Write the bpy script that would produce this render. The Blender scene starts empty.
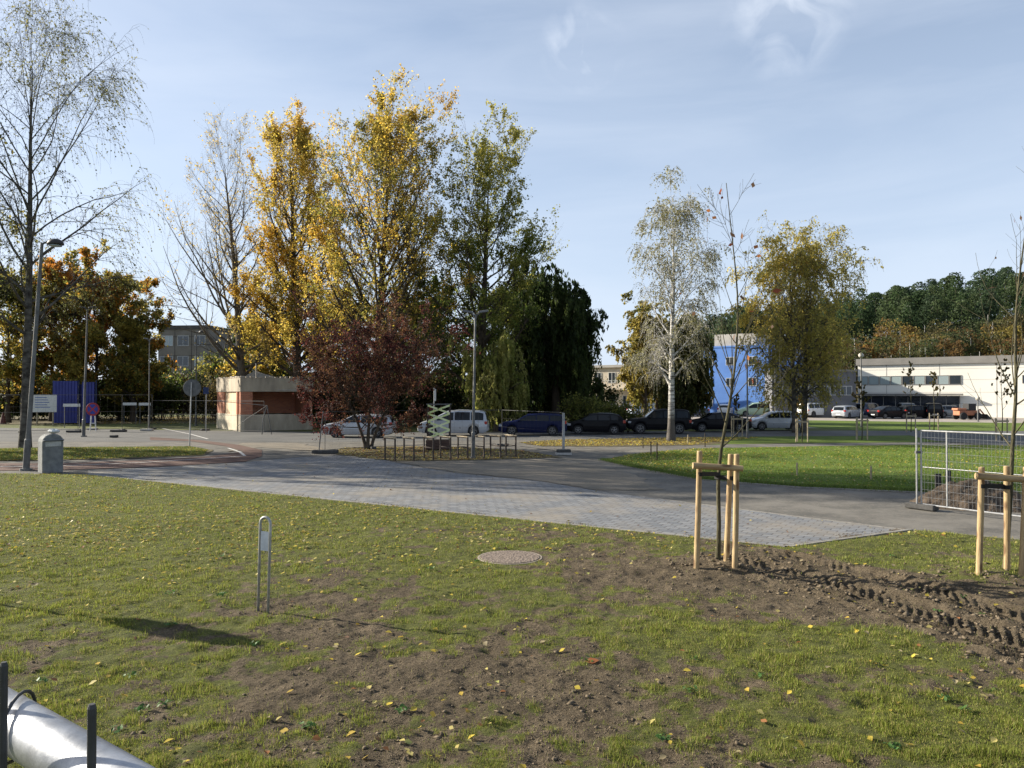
import bpy, math, random
import numpy as np
from mathutils import Vector, Matrix

random.seed(7)
RNG = np.random.default_rng(11)
S = bpy.context.scene
COL = S.collection
PI = math.pi
rad = math.radians

# ------------------------------------------------------------------ camera
CH, FP = 2.8, 760.0
PITCH = math.atan(10 / FP)
cam = bpy.data.cameras.new('camera')
cam.sensor_width = 36
cam.lens = 36 * FP / 1024
cam.clip_start = 0.05
cam.clip_end = 3000
camo = bpy.data.objects.new('camera', cam)
COL.objects.link(camo)
camo.location = (0, 0, CH)
camo.rotation_euler = (PI / 2 + PITCH, 0, 0)
S.camera = camo

# ------------------------------------------------------------------ sky + sun
SUN_EL = rad(22.5)
SUN_D = Vector((-0.940 * math.cos(SUN_EL), 0.345 * math.cos(SUN_EL), math.sin(SUN_EL))).normalized()
SUN_AZ = math.atan2(SUN_D.x, SUN_D.y)
world = bpy.data.worlds.new('World')
S.world = world
world.use_nodes = True
nt = world.node_tree
nt.nodes.clear()
wo = nt.nodes.new('ShaderNodeOutputWorld')
bg = nt.nodes.new('ShaderNodeBackground')
sky = nt.nodes.new('ShaderNodeTexSky')
sky.sky_type = 'NISHITA'
sky.sun_disc = False
sky.sun_elevation = SUN_EL
sky.sun_rotation = SUN_AZ
sky.altitude = 100
sky.air_density = 1.0
sky.dust_density = 1.6
sky.ozone_density = 2.2
bg.inputs['Strength'].default_value = 0.062
# thin cirrus veil: wispy stretched noise on the sky direction
tc = nt.nodes.new('ShaderNodeTexCoord')
mp = nt.nodes.new('ShaderNodeMapping')
mp.inputs['Scale'].default_value = (1.0, 1.0, 5.5)
mp.inputs['Rotation'].default_value = (0.0, rad(8), 0.2)
nz = nt.nodes.new('ShaderNodeTexNoise')
nz.inputs['Scale'].default_value = 1.6
nz.inputs['Detail'].default_value = 7
nz.inputs['Roughness'].default_value = 0.55
nz.inputs['Distortion'].default_value = 0.5
cr = nt.nodes.new('ShaderNodeValToRGB')
cr.color_ramp.elements[0].position = 0.40
cr.color_ramp.elements[0].color = (0, 0, 0, 1)
cr.color_ramp.elements[1].position = 0.80
cr.color_ramp.elements[1].color = (0.34, 0.34, 0.34, 1)
mx = nt.nodes.new('ShaderNodeMixRGB')
mx.inputs[2].default_value = (6.6, 7.1, 7.9, 1)
veil = nt.nodes.new('ShaderNodeMixRGB')
veil.inputs[0].default_value = 0.42
veil.inputs[2].default_value = (5.2, 6.1, 7.6, 1)
sz = nt.nodes.new('ShaderNodeSeparateXYZ')
nt.links.new(tc.outputs['Generated'], sz.inputs[0])
vr = nt.nodes.new('ShaderNodeValToRGB')
vr.color_ramp.elements[0].position = 0.0
vr.color_ramp.elements[0].color = (0.80, 0.80, 0.80, 1)
vr.color_ramp.elements[1].position = 0.55
vr.color_ramp.elements[1].color = (0.22, 0.22, 0.22, 1)
nt.links.new(sz.outputs['Z'], vr.inputs[0])
nt.links.new(vr.outputs[0], veil.inputs[0])
# small torn wisps in two places
wn = nt.nodes.new('ShaderNodeTexNoise')
wn.inputs['Scale'].default_value = 14
wn.inputs['Detail'].default_value = 8
wn.inputs['Distortion'].default_value = 1.2
nt.links.new(tc.outputs['Generated'], wn.inputs['Vector'])
prev = None
for (wd, rr0) in (((0.085, 0.905, 0.415), 0.055), ((0.31, 0.85, 0.425), 0.075)):
    dn = nt.nodes.new('ShaderNodeVectorMath'); dn.operation = 'DISTANCE'
    L_ = math.sqrt(sum(v * v for v in wd))
    dn.inputs[1].default_value = tuple(v / L_ for v in wd)
    nt.links.new(tc.outputs['Generated'], dn.inputs[0])
    mr = nt.nodes.new('ShaderNodeMapRange')
    mr.inputs['From Min'].default_value = rr0
    mr.inputs['From Max'].default_value = 0.0
    nt.links.new(dn.outputs['Value'], mr.inputs['Value'])
    mu = nt.nodes.new('ShaderNodeMath'); mu.operation = 'MULTIPLY'
    nt.links.new(mr.outputs[0], mu.inputs[0])
    wr0 = nt.nodes.new('ShaderNodeMapRange')
    wr0.inputs['From Min'].default_value = 0.42
    wr0.inputs['From Max'].default_value = 0.75
    nt.links.new(wn.outputs['Fac'], wr0.inputs['Value'])
    nt.links.new(wr0.outputs[0], mu.inputs[1])
    if prev is None:
        prev = mu
    else:
        ad0 = nt.nodes.new('ShaderNodeMath'); ad0.operation = 'ADD'
        nt.links.new(prev.outputs[0], ad0.inputs[0]); nt.links.new(mu.outputs[0], ad0.inputs[1])
        prev = ad0
wadd = nt.nodes.new('ShaderNodeMath'); wadd.operation = 'ADD'; wadd.use_clamp = True
nt.links.new(prev.outputs[0], wadd.inputs[0])
nt.links.new(tc.outputs['Generated'], mp.inputs[0])
nt.links.new(mp.outputs[0], nz.inputs['Vector'])
nt.links.new(nz.outputs['Fac'], cr.inputs[0])
nt.links.new(cr.outputs[0], wadd.inputs[1])
nt.links.new(wadd.outputs[0], mx.inputs[0])
nt.links.new(sky.outputs[0], veil.inputs[1])
nt.links.new(veil.outputs[0], mx.inputs[1])
nt.links.new(mx.outputs[0], bg.inputs[0])
nt.links.new(bg.outputs[0], wo.inputs[0])

sl = bpy.data.lights.new('sun', 'SUN')
sl.energy = 5.0
sl.angle = rad(0.55)
sl.color = (1.0, 0.92, 0.78)
so = bpy.data.objects.new('sun', sl)
COL.objects.link(so)
so.rotation_euler = SUN_D.to_track_quat('Z', 'Y').to_euler()
so.location = (-30, 20, 40)

S.view_settings.view_transform = 'Standard'
S.view_settings.look = 'None'
S.view_settings.exposure = 1.25
S.view_settings.gamma = 1.0
S.view_settings.use_curve_mapping = False


# ------------------------------------------------------------------ helpers
def _dir(px, py):
    xr, zr = (px - 512) / FP, (384 - py) / FP
    ca, sa = math.cos(PITCH), math.sin(PITCH)
    return (xr, ca - zr * sa, sa + zr * ca)


def G(px, py, z=0.0):
    """ground point under a photo pixel (used to survey the place)"""
    d = _dir(px, py)
    t = (z - CH) / d[2]
    return (d[0] * t, d[1] * t)


def PX(px, Y):
    return (px - 512) / FP * Y


def ZH(py, Y):
    d = _dir(512, py)
    return CH + d[2] / d[1] * Y


_tab = np.random.default_rng(3).random((256, 256))


def vn(x, y, s=0):
    x = np.asarray(x, float) + s * 17.13
    y = np.asarray(y, float) + s * 5.71
    xi = np.floor(x).astype(int)
    yi = np.floor(y).astype(int)
    fx, fy = x - xi, y - yi
    fx = fx * fx * (3 - 2 * fx)
    fy = fy * fy * (3 - 2 * fy)
    a = _tab[xi & 255, yi & 255]
    b = _tab[(xi + 1) & 255, yi & 255]
    c = _tab[xi & 255, (yi + 1) & 255]
    d = _tab[(xi + 1) & 255, (yi + 1) & 255]
    return (a * (1 - fx) + b * fx) * (1 - fy) + (c * (1 - fx) + d * fx) * fy


def fbm(x, y, o=4, s=0, g=0.5):
    r, a, n = 0, 1.0, 0
    for i in range(o):
        r = r + a * vn(np.asarray(x) * 2 ** i, np.asarray(y) * 2 ** i, s + i * 3)
        n += a
        a *= g
    return r / n


def sstep(a, b, x):
    t = np.clip((x - a) / (b - a), 0, 1)
    return t * t * (3 - 2 * t)


# ---- materials
def new_mat(name):
    m = bpy.data.materials.new(name)
    m.use_nodes = True
    b = m.node_tree.nodes['Principled BSDF']
    return m, m.node_tree, b


def mat(name, c1, c2=None, scale=6.0, rough=0.7, bump=0.0, bscale=None, metal=0.0, detail=6, spec=0.4, stretch=None):
    m, t, b = new_mat(name)
    b.inputs['Roughness'].default_value = rough
    b.inputs['Metallic'].default_value = metal
    b.inputs['Specular IOR Level'].default_value = spec
    c2 = c2 or tuple(v * 0.72 for v in c1)
    tcn = t.nodes.new('ShaderNodeTexCoord')
    src = tcn.outputs['Object']
    if stretch:
        mpn = t.nodes.new('ShaderNodeMapping')
        mpn.inputs['Scale'].default_value = stretch
        t.links.new(src, mpn.inputs[0])
        src = mpn.outputs[0]
    n = t.nodes.new('ShaderNodeTexNoise')
    n.inputs['Scale'].default_value = scale
    n.inputs['Detail'].default_value = detail
    n.inputs['Roughness'].default_value = 0.65
    t.links.new(src, n.inputs['Vector'])
    r = t.nodes.new('ShaderNodeValToRGB')
    r.color_ramp.elements[0].position = 0.36
    r.color_ramp.elements[0].color = (*c2, 1)
    r.color_ramp.elements[1].position = 0.64
    r.color_ramp.elements[1].color = (*c1, 1)
    t.links.new(n.outputs['Fac'], r.inputs[0])
    t.links.new(r.outputs[0], b.inputs['Base Color'])
    if bump:
        n2 = t.nodes.new('ShaderNodeTexNoise')
        n2.inputs['Scale'].default_value = bscale or scale * 4
        n2.inputs['Detail'].default_value = 6
        t.links.new(src, n2.inputs['Vector'])
        bp = t.nodes.new('ShaderNodeBump')
        bp.inputs['Strength'].default_value = 1.0
        bp.inputs['Distance'].default_value = bump
        t.links.new(n2.outputs['Fac'], bp.inputs['Height'])
        t.links.new(bp.outputs[0], b.inputs['Normal'])
    return m


def glass_mat(name, c=(0.02, 0.025, 0.03), rough=0.06):
    m, t, b = new_mat(name)
    b.inputs['Base Color'].default_value = (*c, 1)
    b.inputs['Roughness'].default_value = rough
    b.inputs['Specular IOR Level'].default_value = 0.8
    return m


def leaf_mat(name, trans=0.4, rough=0.55):
    m, t, b = new_mat(name)
    a = t.nodes.new('ShaderNodeAttribute')
    a.attribute_name = 'col'
    b.inputs['Roughness'].default_value = rough
    b.inputs['Specular IOR Level'].default_value = 0.25
    t.links.new(a.outputs['Color'], b.inputs['Base Color'])
    tr = t.nodes.new('ShaderNodeBsdfTranslucent')
    t.links.new(a.outputs['Color'], tr.inputs['Color'])
    mixn = t.nodes.new('ShaderNodeMixShader')
    mixn.inputs[0].default_value = trans
    o = t.nodes['Material Output']
    t.links.new(b.outputs[0], mixn.inputs[1])
    t.links.new(tr.outputs[0], mixn.inputs[2])
    t.links.new(mixn.outputs[0], o.inputs[0])
    return m


# ---- mesh making
def np_mesh(name, V, F, m=None, parent=None, smooth=False, fcol=None, vcol=None):
    """V (n,3); F (m,k) array of faces all of k corners, or list of such arrays"""
    me = bpy.data.meshes.new(name)
    if not isinstance(F, list):
        F = [F]
    V = np.asarray(V, np.float32)
    me.vertices.add(len(V))
    me.vertices.foreach_set('co', V.ravel())
    idx = np.concatenate([f.ravel() for f in F]).astype(np.int32)
    tot = np.concatenate([np.full(len(f), f.shape[1]) for f in F])
    st = np.concatenate([[0], np.cumsum(tot)[:-1]]).astype(np.int32)
    me.loops.add(len(idx))
    me.loops.foreach_set('vertex_index', idx)
    me.polygons.add(len(tot))
    me.polygons.foreach_set('loop_start', st)
    me.update(calc_edges=True)
    if smooth:
        me.polygons.foreach_set('use_smooth', np.ones(len(tot), bool))
    if fcol is not None:
        a = me.attributes.new('col', 'FLOAT_COLOR', 'FACE')
        c = np.ones((len(tot), 4), np.float32)
        c[:, :3] = fcol
        a.data.foreach_set('color', c.ravel())
    if vcol is not None:
        a = me.attributes.new('mask', 'FLOAT_COLOR', 'POINT')
        c = np.ones((len(V), 4), np.float32)
        c[:, :vcol.shape[1]] = vcol
        a.data.foreach_set('color', c.ravel())
    if m:
        me.materials.append(m)
    o = bpy.data.objects.new(name, me)
    COL.objects.link(o)
    if parent:
        o.parent = parent
    return o


class MB:
    def __init__(s):
        s.v, s.f = [], []

    def add(s, vs, fs):
        n = len(s.v)
        s.v += [tuple(v) for v in vs]
        s.f += [tuple(i + n for i in f) for f in fs]
        return s

    def box(s, x0, x1, y0, y1, z0, z1, M=None):
        vs = [(x, y, z) for z in (z0, z1) for y in (y0, y1) for x in (x0, x1)]
        if M is not None:
            vs = [M @ Vector(v) for v in vs]
        return s.add(vs, [(0, 2, 3, 1), (4, 5, 7, 6), (0, 1, 5, 4), (1, 3, 7, 5), (3, 2, 6, 7), (2, 0, 4, 6)])

    def tube(s, pts, r, n=8, caps=True, closed=False):
        pts = [Vector(p) for p in pts]
        rs = r if isinstance(r, (list, tuple)) else [r] * len(pts)
        base = len(s.v)
        prevA = None
        K = len(pts)
        for i, p in enumerate(pts):
            if closed:
                t = pts[(i + 1) % K] - pts[i - 1]
            else:
                t = (pts[min(i + 1, K - 1)] - pts[max(i - 1, 0)])
            t.normalize()
            if prevA is None:
                ref = Vector((1, 0, 0)) if abs(t.x) < 0.8 else Vector((0, 1, 0))
                a = t.cross(ref).normalized()
            else:
                a = (prevA - t * prevA.dot(t)).normalized()
            prevA = a
            b = t.cross(a)
            for k in range(n):
                q = 2 * PI * k / n
                s.v.append(tuple(p + (a * math.cos(q) + b * math.sin(q)) * rs[i]))
        for i in range(K if closed else K - 1):
            j = (i + 1) % K
            for k in range(n):
                l = (k + 1) % n
                s.f.append((base + i * n + k, base + i * n + l, base + j * n + l, base + j * n + k))
        if caps and not closed:
            s.f.append(tuple(base + k for k in reversed(range(n))))
            s.f.append(tuple(base + (K - 1) * n + k for k in range(n)))
        return s

    def lathe(s, prof, n=16, c=(0, 0, 0), axis='z'):
        base = len(s.v)
        for r, h in prof:
            for k in range(n):
                q = 2 * PI * k / n
                u, w = r * math.cos(q), r * math.sin(q)
                if axis == 'z':
                    s.v.append((c[0] + u, c[1] + w, c[2] + h))
                elif axis == 'y':
                    s.v.append((c[0] + u, c[1] + h, c[2] + w))
                else:
                    s.v.append((c[0] + h, c[1] + u, c[2] + w))
        for i in range(len(prof) - 1):
            for k in range(n):
                l = (k + 1) % n
                s.f.append((base + i * n + k, base + i * n + l, base + (i + 1) * n + l, base + (i + 1) * n + k))
        s.f.append(tuple(base + k for k in reversed(range(n))))
        s.f.append(tuple(base + (len(prof) - 1) * n + k for k in range(n)))
        return s

    def build(s, name, m, parent=None, bevel=0, smooth=False):
        me = bpy.data.meshes.new(name)
        me.from_pydata(s.v, [], s.f)
        me.update()
        if smooth:
            for p in me.polygons:
                p.use_smooth = True
        me.materials.append(m)
        o = bpy.data.objects.new(name, me)
        COL.objects.link(o)
        if parent:
            o.parent = parent
        if bevel:
            b = o.modifiers.new('bevel', 'BEVEL')
            b.width = bevel
            b.segments = 2
            b.limit_method = 'ANGLE'
        return o


def tag(o, label=None, cat=None, group=None, kind=None):
    if label: o['label'] = label
    if cat: o['category'] = cat
    if group: o['group'] = group
    if kind: o['kind'] = kind
    return o


def thing(name, label, cat, loc=(0, 0, 0), rz=0, group=None):
    o = bpy.data.objects.new(name, None)
    COL.objects.link(o)
    o.location = loc if len(loc) == 3 else (loc[0], loc[1], 0)
    o.rotation_euler = (0, 0, rz)
    o.empty_display_size = 0.3
    return tag(o, label, cat, group)


def copy_tree(o, parent=None):
    c = o.copy()
    COL.objects.link(c)
    c.parent = parent
    for ch in list(KIDS.get(o, [])) or [x for x in o.children]:
        copy_tree(ch, c)
    return c


KIDS = {}

# ------------------------------------------------------------------ ground materials
def ground_mix(name, ca, cb, cc=None, s1=0.5, s2=14, rough=0.95, bump=0.01, bs=60, thr=(0.4, 0.6)):
    """ca/cb large patches, fine speckle cc"""
    m, t, b = new_mat(name)
    b.inputs['Roughness'].default_value = rough
    b.inputs['Specular IOR Level'].default_value = 0.15
    g = t.nodes.new('ShaderNodeNewGeometry')
    n1 = t.nodes.new('ShaderNodeTexNoise')
    n1.inputs['Scale'].default_value = s1
    n1.inputs['Detail'].default_value = 8
    n1.inputs['Roughness'].default_value = 0.7
    t.links.new(g.outputs['Position'], n1.inputs['Vector'])
    r = t.nodes.new('ShaderNodeValToRGB')
    r.color_ramp.elements[0].position, r.color_ramp.elements[1].position = thr
    r.color_ramp.elements[0].color = (*ca, 1)
    r.color_ramp.elements[1].color = (*cb, 1)
    t.links.new(n1.outputs['Fac'], r.inputs[0])
    n2 = t.nodes.new('ShaderNodeTexNoise')
    n2.inputs['Scale'].default_value = s2
    n2.inputs['Detail'].default_value = 8
    n2.inputs['Roughness'].default_value = 0.75
    t.links.new(g.outputs['Position'], n2.inputs['Vector'])
    r2 = t.nodes.new('ShaderNodeValToRGB')
    r2.color_ramp.elements[0].position = 0.52
    r2.color_ramp.elements[0].color = (0, 0, 0, 1)
    r2.color_ramp.elements[1].position = 0.66
    r2.color_ramp.elements[1].color = (0.8, 0.8, 0.8, 1)
    t.links.new(n2.outputs['Fac'], r2.inputs[0])
    mm = t.nodes.new('ShaderNodeMixRGB')
    mm.inputs[2].default_value = (*(cc or cb), 1)
    t.links.new(r2.outputs[0], mm.inputs[0])
    t.links.new(r.outputs[0], mm.inputs[1])
    t.links.new(mm.outputs[0], b.inputs['Base Color'])
    n3 = t.nodes.new('ShaderNodeTexNoise')
    n3.inputs['Scale'].default_value = bs
    n3.inputs['Detail'].default_value = 5
    t.links.new(g.outputs['Position'], n3.inputs['Vector'])
    bp = t.nodes.new('ShaderNodeBump')
    bp.inputs['Distance'].default_value = bump
    t.links.new(n3.outputs['Fac'], bp.inputs['Height'])
    t.links.new(bp.outputs[0], b.inputs['Normal'])
    return m


M_field = ground_mix('field_grass', (0.075, 0.085, 0.03), (0.10, 0.115, 0.035), (0.16, 0.13, 0.05), 0.15, 5)
M_midlawn = ground_mix('mid_lawn_grass', (0.075, 0.115, 0.02), (0.12, 0.17, 0.028), (0.12, 0.10, 0.05), 0.35, 3.0, bump=0.02, bs=25)
M_leafbed = ground_mix('leafy_earth', (0.085, 0.075, 0.042), (0.125, 0.105, 0.055), (0.20, 0.15, 0.06), 0.8, 7, bump=0.02, bs=22)
M_asph = ground_mix('asphalt_dusty', (0.10, 0.095, 0.085), (0.17, 0.158, 0.138), (0.21, 0.185, 0.15), 0.75, 11, rough=0.9, bump=0.004, bs=140)
M_asph_dk = ground_mix('asphalt_dark', (0.10, 0.10, 0.098), (0.135, 0.132, 0.125), (0.16, 0.155, 0.14), 0.3, 30, rough=0.9, bump=0.004, bs=140)
M_sand = ground_mix('sandy_asphalt', (0.15, 0.135, 0.11), (0.22, 0.19, 0.15), (0.12, 0.105, 0.085), 0.55, 8, rough=0.95, bump=0.006, bs=60)
M_lot = ground_mix('parking_surface', (0.28, 0.25, 0.22), (0.34, 0.30, 0.265), (0.24, 0.215, 0.19), 0.2, 6, rough=0.95, bump=0.004, bs=60)
M_red = ground_mix('red_path', (0.10, 0.060, 0.050), (0.135, 0.085, 0.07), (0.17, 0.14, 0.11), 0.5, 9, rough=0.95, bump=0.004, bs=60)
M_white = mat('line_paint', (0.62, 0.61, 0.58), (0.36, 0.34, 0.32), 5, 0.8)
M_kerb = mat('concrete_edging', (0.25, 0.235, 0.21), (0.15, 0.14, 0.12), 7, 0.9, 0.004)

# block paving
M_pave, t, b = new_mat('block_paving')
b.inputs['Roughness'].default_value = 0.82
b.inputs['Specular IOR Level'].default_value = 0.3
g = t.nodes.new('ShaderNodeNewGeometry')
mpn = t.nodes.new('ShaderNodeMapping')
mpn.inputs['Rotation'].default_value = (0, 0, rad(32.3))
t.links.new(g.outputs['Position'], mpn.inputs[0])
br = t.nodes.new('ShaderNodeTexBrick')
br.inputs['Scale'].default_value = 1.0
br.inputs['Brick Width'].default_value = 0.30
br.inputs['Row Height'].default_value = 0.20
br.inputs['Mortar Size'].default_value = 0.012
br.inputs['Mortar Smooth'].default_value = 0.3
br.inputs['Color1'].default_value = (0.135, 0.143, 0.155, 1)
br.inputs['Color2'].default_value = (0.205, 0.208, 0.212, 1)
br.inputs['Mortar'].default_value = (0.065, 0.062, 0.058, 1)
t.links.new(mpn.outputs[0], br.inputs['Vector'])
n1 = t.nodes.new('ShaderNodeTexNoise')
n1.inputs['Scale'].default_value = 0.45
n1.inputs['Detail'].default_value = 9
n1.inputs['Roughness'].default_value = 0.68
t.links.new(g.outputs['Position'], n1.inputs['Vector'])
r = t.nodes.new('ShaderNodeValToRGB')
r.color_ramp.elements[0].position = 0.46
r.color_ramp.elements[0].color = (0, 0, 0, 1)
r.color_ramp.elements[1].position = 0.70
r.color_ramp.elements[1].color = (0.85, 0.85, 0.85, 1)
t.links.new(n1.outputs['Fac'], r.inputs[0])
mm = t.nodes.new('ShaderNodeMixRGB')
mm.inputs[2].default_value = (0.24, 0.205, 0.155, 1)
t.links.new(r.outputs[0], mm.inputs[0])
t.links.new(br.outputs['Color'], mm.inputs[1])
t.links.new(mm.outputs[0], b.inputs['Base Color'])
bp = t.nodes.new('ShaderNodeBump')
bp.inputs['Distance'].default_value = 0.006
bp.invert = True
t.links.new(br.outputs['Fac'], bp.inputs['Height'])
t.links.new(bp.outputs[0], b.inputs['Normal'])

# foreground lawn: soil and grass by mask
M_lawn, t, b = new_mat('lawn_soil')
b.inputs['Roughness'].default_value = 0.95
b.inputs['Specular IOR Level'].default_value = 0.12
g = t.nodes.new('ShaderNodeNewGeometry')
at = t.nodes.new('ShaderNodeAttribute')
at.attribute_name = 'mask'
sep = t.nodes.new('ShaderNodeSeparateColor')
t.links.new(at.outputs['Color'], sep.inputs[0])


def nnode(t, g, sc, det=7, ro=0.7):
    n = t.nodes.new('ShaderNodeTexNoise')
    n.inputs['Scale'].default_value = sc
    n.inputs['Detail'].default_value = det
    n.inputs['Roughness'].default_value = ro
    t.links.new(g.outputs['Position'], n.inputs['Vector'])
    return n


def ramp(t, src, p0, c0, p1, c1):
    r = t.nodes.new('ShaderNodeValToRGB')
    r.color_ramp.elements[0].position = p0
    r.color_ramp.elements[0].color = (*c0, 1)
    r.color_ramp.elements[1].position = p1
    r.color_ramp.elements[1].color = (*c1, 1)
    t.links.new(src, r.inputs[0])
    return r


so1 = ramp(t, nnode(t, g, 2.2).outputs['Fac'], 0.35, (0.092, 0.074, 0.050), 0.65, (0.178, 0.143, 0.098))
so2 = ramp(t, nnode(t, g, 34, 9, 0.85).outputs['Fac'], 0.40, (0.40, 0.38, 0.36), 0.58, (1.15, 1.13, 1.10))
ml = t.nodes.new('ShaderNodeMixRGB')
ml.blend_type = 'MULTIPLY'
ml.inputs[0].default_value = 1
t.links.new(so1.outputs[0], ml.inputs[1])
t.links.new(so2.outputs[0], ml.inputs[2])
gr1 = ramp(t, nnode(t, g, 5).outputs['Fac'], 0.35, (0.055, 0.068, 0.018), 0.65, (0.14, 0.155, 0.036))
gf = t.nodes.new('ShaderNodeMixRGB')
t.links.new(ml.outputs[0], gf.inputs[1])
t.links.new(gr1.outputs[0], gf.inputs[2])
fine = nnode(t, g, 22, 8, 0.8)
ad = t.nodes.new('ShaderNodeMath')
ad.operation = 'ADD'
t.links.new(sep.outputs[0], ad.inputs[0])
t.links.new(fine.outputs['Fac'], ad.inputs[1])
rr = ramp(t, ad.outputs[0], 0.90, (0, 0, 0), 1.12, (0.8, 0.8, 0.8))
t.links.new(rr.outputs[0], gf.inputs[0])
t.links.new(gf.outputs[0], b.inputs['Base Color'])
bp = t.nodes.new('ShaderNodeBump')
bp.inputs['Distance'].default_value = 0.05
t.links.new(nnode(t, g, 38, 8, 0.75).outputs['Fac'], bp.inputs['Height'])
t.links.new(bp.outputs[0], b.inputs['Normal'])


# ------------------------------------------------------------------ the ground
def sheet(name, poly, z, m, kind='structure'):
    me = bpy.data.meshes.new(name)
    me.from_pydata([(x, y, z) for x, y in poly], [], [tuple(range(len(poly)))])
    me.update()
    if me.polygons[0].normal.z < 0:
        me.flip_normals()
    me.materials.append(m)
    o = bpy.data.objects.new(name, me)
    COL.objects.link(o)
    o['kind'] = kind
    return o


def smooth_poly(pts, n=5, w=0.0, seed=0):
    """densify and roughen an outline a little"""
    r = random.Random(seed)
    out = []
    for i, p in enumerate(pts):
        q = pts[(i + 1) % len(pts)]
        for k in range(n):
            f = k / n
            out.append((p[0] + (q[0] - p[0]) * f + r.uniform(-w, w), p[1] + (q[1] - p[1]) * f + r.uniform(-w, w)))
    return out


def Gs(pp, n=5, w=0.0, seed=0):
    return smooth_poly([G(*p) for p in pp], n, w, seed)


sheet('ground', [(-1500, -60), (1500, -60), (1500, 2200), (-1500, 2200)], -0.02, M_field)
# the asphalt apron: everything between the front lawn and the parked cars on the left half
A = lambda x: 26.3 - 0.633 * (x + 14.6)            # front edge line of the paving
sheet('asphalt_path', [(-60, 26.8), (-14.6, A(-14.6) - 1), (5, 13.0), (8.2, 15.0), (30, -1), (45, -12), (45, 4), (13.6, 19.6), (4, 36),
                       (6, 52), (-60, 62)], -0.016, M_asph)
sheet('road', [(-70, 46), (-12, 44.5), (6, 47.5), (17, 50), (40, 52), (90, 50), (90, 57), (45, 60), (20, 58), (-12, 56), (-70, 70)], -0.012, M_asph_dk)
sheet('paving', Gs([(88, 475), (785, 547.5), (911, 530), (780, 514), (690, 502.5), (600, 491), (540, 481), (456, 473), (420, 467), (385, 460),
                    (345, 455), (300, 457), (245, 462), (160, 467), (88, 470)], 4, 0.0), -0.008, M_pave)
# edging stones between paving and lawns
def strip(name, pts, w, z, m, kind='structure', h=0.0):
    V, F = [], []
    for i, p in enumerate(pts):
        a = Vector(pts[max(i - 1, 0)])
        b_ = Vector(pts[min(i + 1, len(pts) - 1)])
        d = (b_ - a).normalized()
        n = Vector((-d.y, d.x)) * w / 2
        V += [(p[0] + n.x, p[1] + n.y, z), (p[0] - n.x, p[1] - n.y, z)]
        if h:
            V += [(p[0] + n.x, p[1] + n.y, z - h), (p[0] - n.x, p[1] - n.y, z - h)]
    st_ = 4 if h else 2
    for i in range(len(pts) - 1):
        q = i * st_
        F.append((q, q + 1, q + st_ + 1, q + st_))
        if h:
            F.append((q + 1, q + 3, q + st_ + 3, q + st_ + 1))
            F.append((q, q + st_, q + st_ + 2, q + 2))
    me = bpy.data.meshes.new(name)
    me.from_pydata(V, [], F)
    me.update()
    me.materials.append(m)
    o = bpy.data.objects.new(name, me)
    COL.objects.link(o)
    o['kind'] = kind
    return o


strip('kerb', [G(90, 475.5), G(200, 486.6), G(400, 507.6), G(600, 528.5), G(785, 547.8)], 0.10, 0.03, M_kerb, h=0.1)
strip('kerb', [G(787, 547.8), G(911, 530.4)], 0.09, 0.03, M_kerb, h=0.1)
strip('kerb', [G(911, 530), G(780, 514), G(690, 502.5), G(640, 496)], 0.07, 0.0, M_kerb, h=0.05)
# sandy dust around the bike racks and plum tree
sheet('sandy_ground', Gs([(225, 452), (262, 447), (330, 452), (384, 459), (420, 466.5), (458, 472), (540, 480), (602, 490), (660, 489), (640, 476), (600, 466),
                          (540, 459), (430, 461), (380, 455), (325, 449), (300, 443), (240, 443)], 9, 0.16, 2), -0.004, M_sand)
sheet('cycle_path', Gs([(-80, 463.5), (60, 463), (150, 460), (210, 456), (246, 451), (262, 456), (245, 461.5), (160, 466.5), (60, 470), (-80, 471)], 4), 0.0, M_red)
sheet('cycle_path', Gs([(150, 437), (200, 440), (240, 445), (262, 450), (262, 456), (246, 452), (225, 446), (190, 441), (150, 440)], 4), 0.0002, M_red)
strip('painted_line', [G(-60, 467), G(60, 466), G(150, 462), (G(215, 458)[0], G(215, 458)[1]), G(243, 456)], 0.13, 0.0045, M_white)
strip('painted_line', [G(245, 456), G(240, 452), G(228, 448)], 0.13, 0.0048, M_white)
strip('painted_line', [G(160, 428), G(190, 434), G(208, 439)], 0.14, 0.0045, M_white)
# lawns, leaf litter strips
sheet('verge', Gs([(-90, 449), (60, 447), (190, 446.5), (212, 450), (203, 455.5), (100, 459.5), (-90, 462)], 8, 0.12, 3), 0.008, M_leafbed)
sheet('verge', Gs([(328, 453), (345, 447.5), (440, 446), (522, 450), (560, 457), (480, 460), (400, 461), (366, 458)], 8, 0.18, 4), 0.006, M_leafbed)
sheet('verge', Gs([(518, 442.5), (560, 439.5), (690, 437), (720, 437), (730, 443.7), (690, 445.5), (600, 446.5), (540, 446)], 8, 0.2, 5), 0.004, M_leafbed)
sheet('verge', Gs([(-90, 417), (100, 416), (245, 417), (250, 425), (180, 423), (100, 424), (-90, 425)], 6, 0.2, 9), 0.004, M_leafbed)
sheet('lawn', Gs([(700, 436.9), (800, 436.2), (1100, 434), (1100, 440.5), (780, 443.2), (700, 444.8)], 8, 0.15, 15), 0.0, M_midlawn)
sheet('lawn', Gs([(604, 460), (628, 455), (690, 449), (800, 446.5), (900, 445), (1400, 446), (1400, 530), (1024, 499), (917, 491.5), (800, 486.5), (700, 479), (640, 468)],
                 8, 0.10, 6), 0.0085, M_midlawn)
strip('kerb', [G(640, 468.6), G(700, 479.6), G(800, 487.3), G(917, 492.3), G(1024, 500)], 0.10, 0.018, M_kerb, h=0.08)
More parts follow.
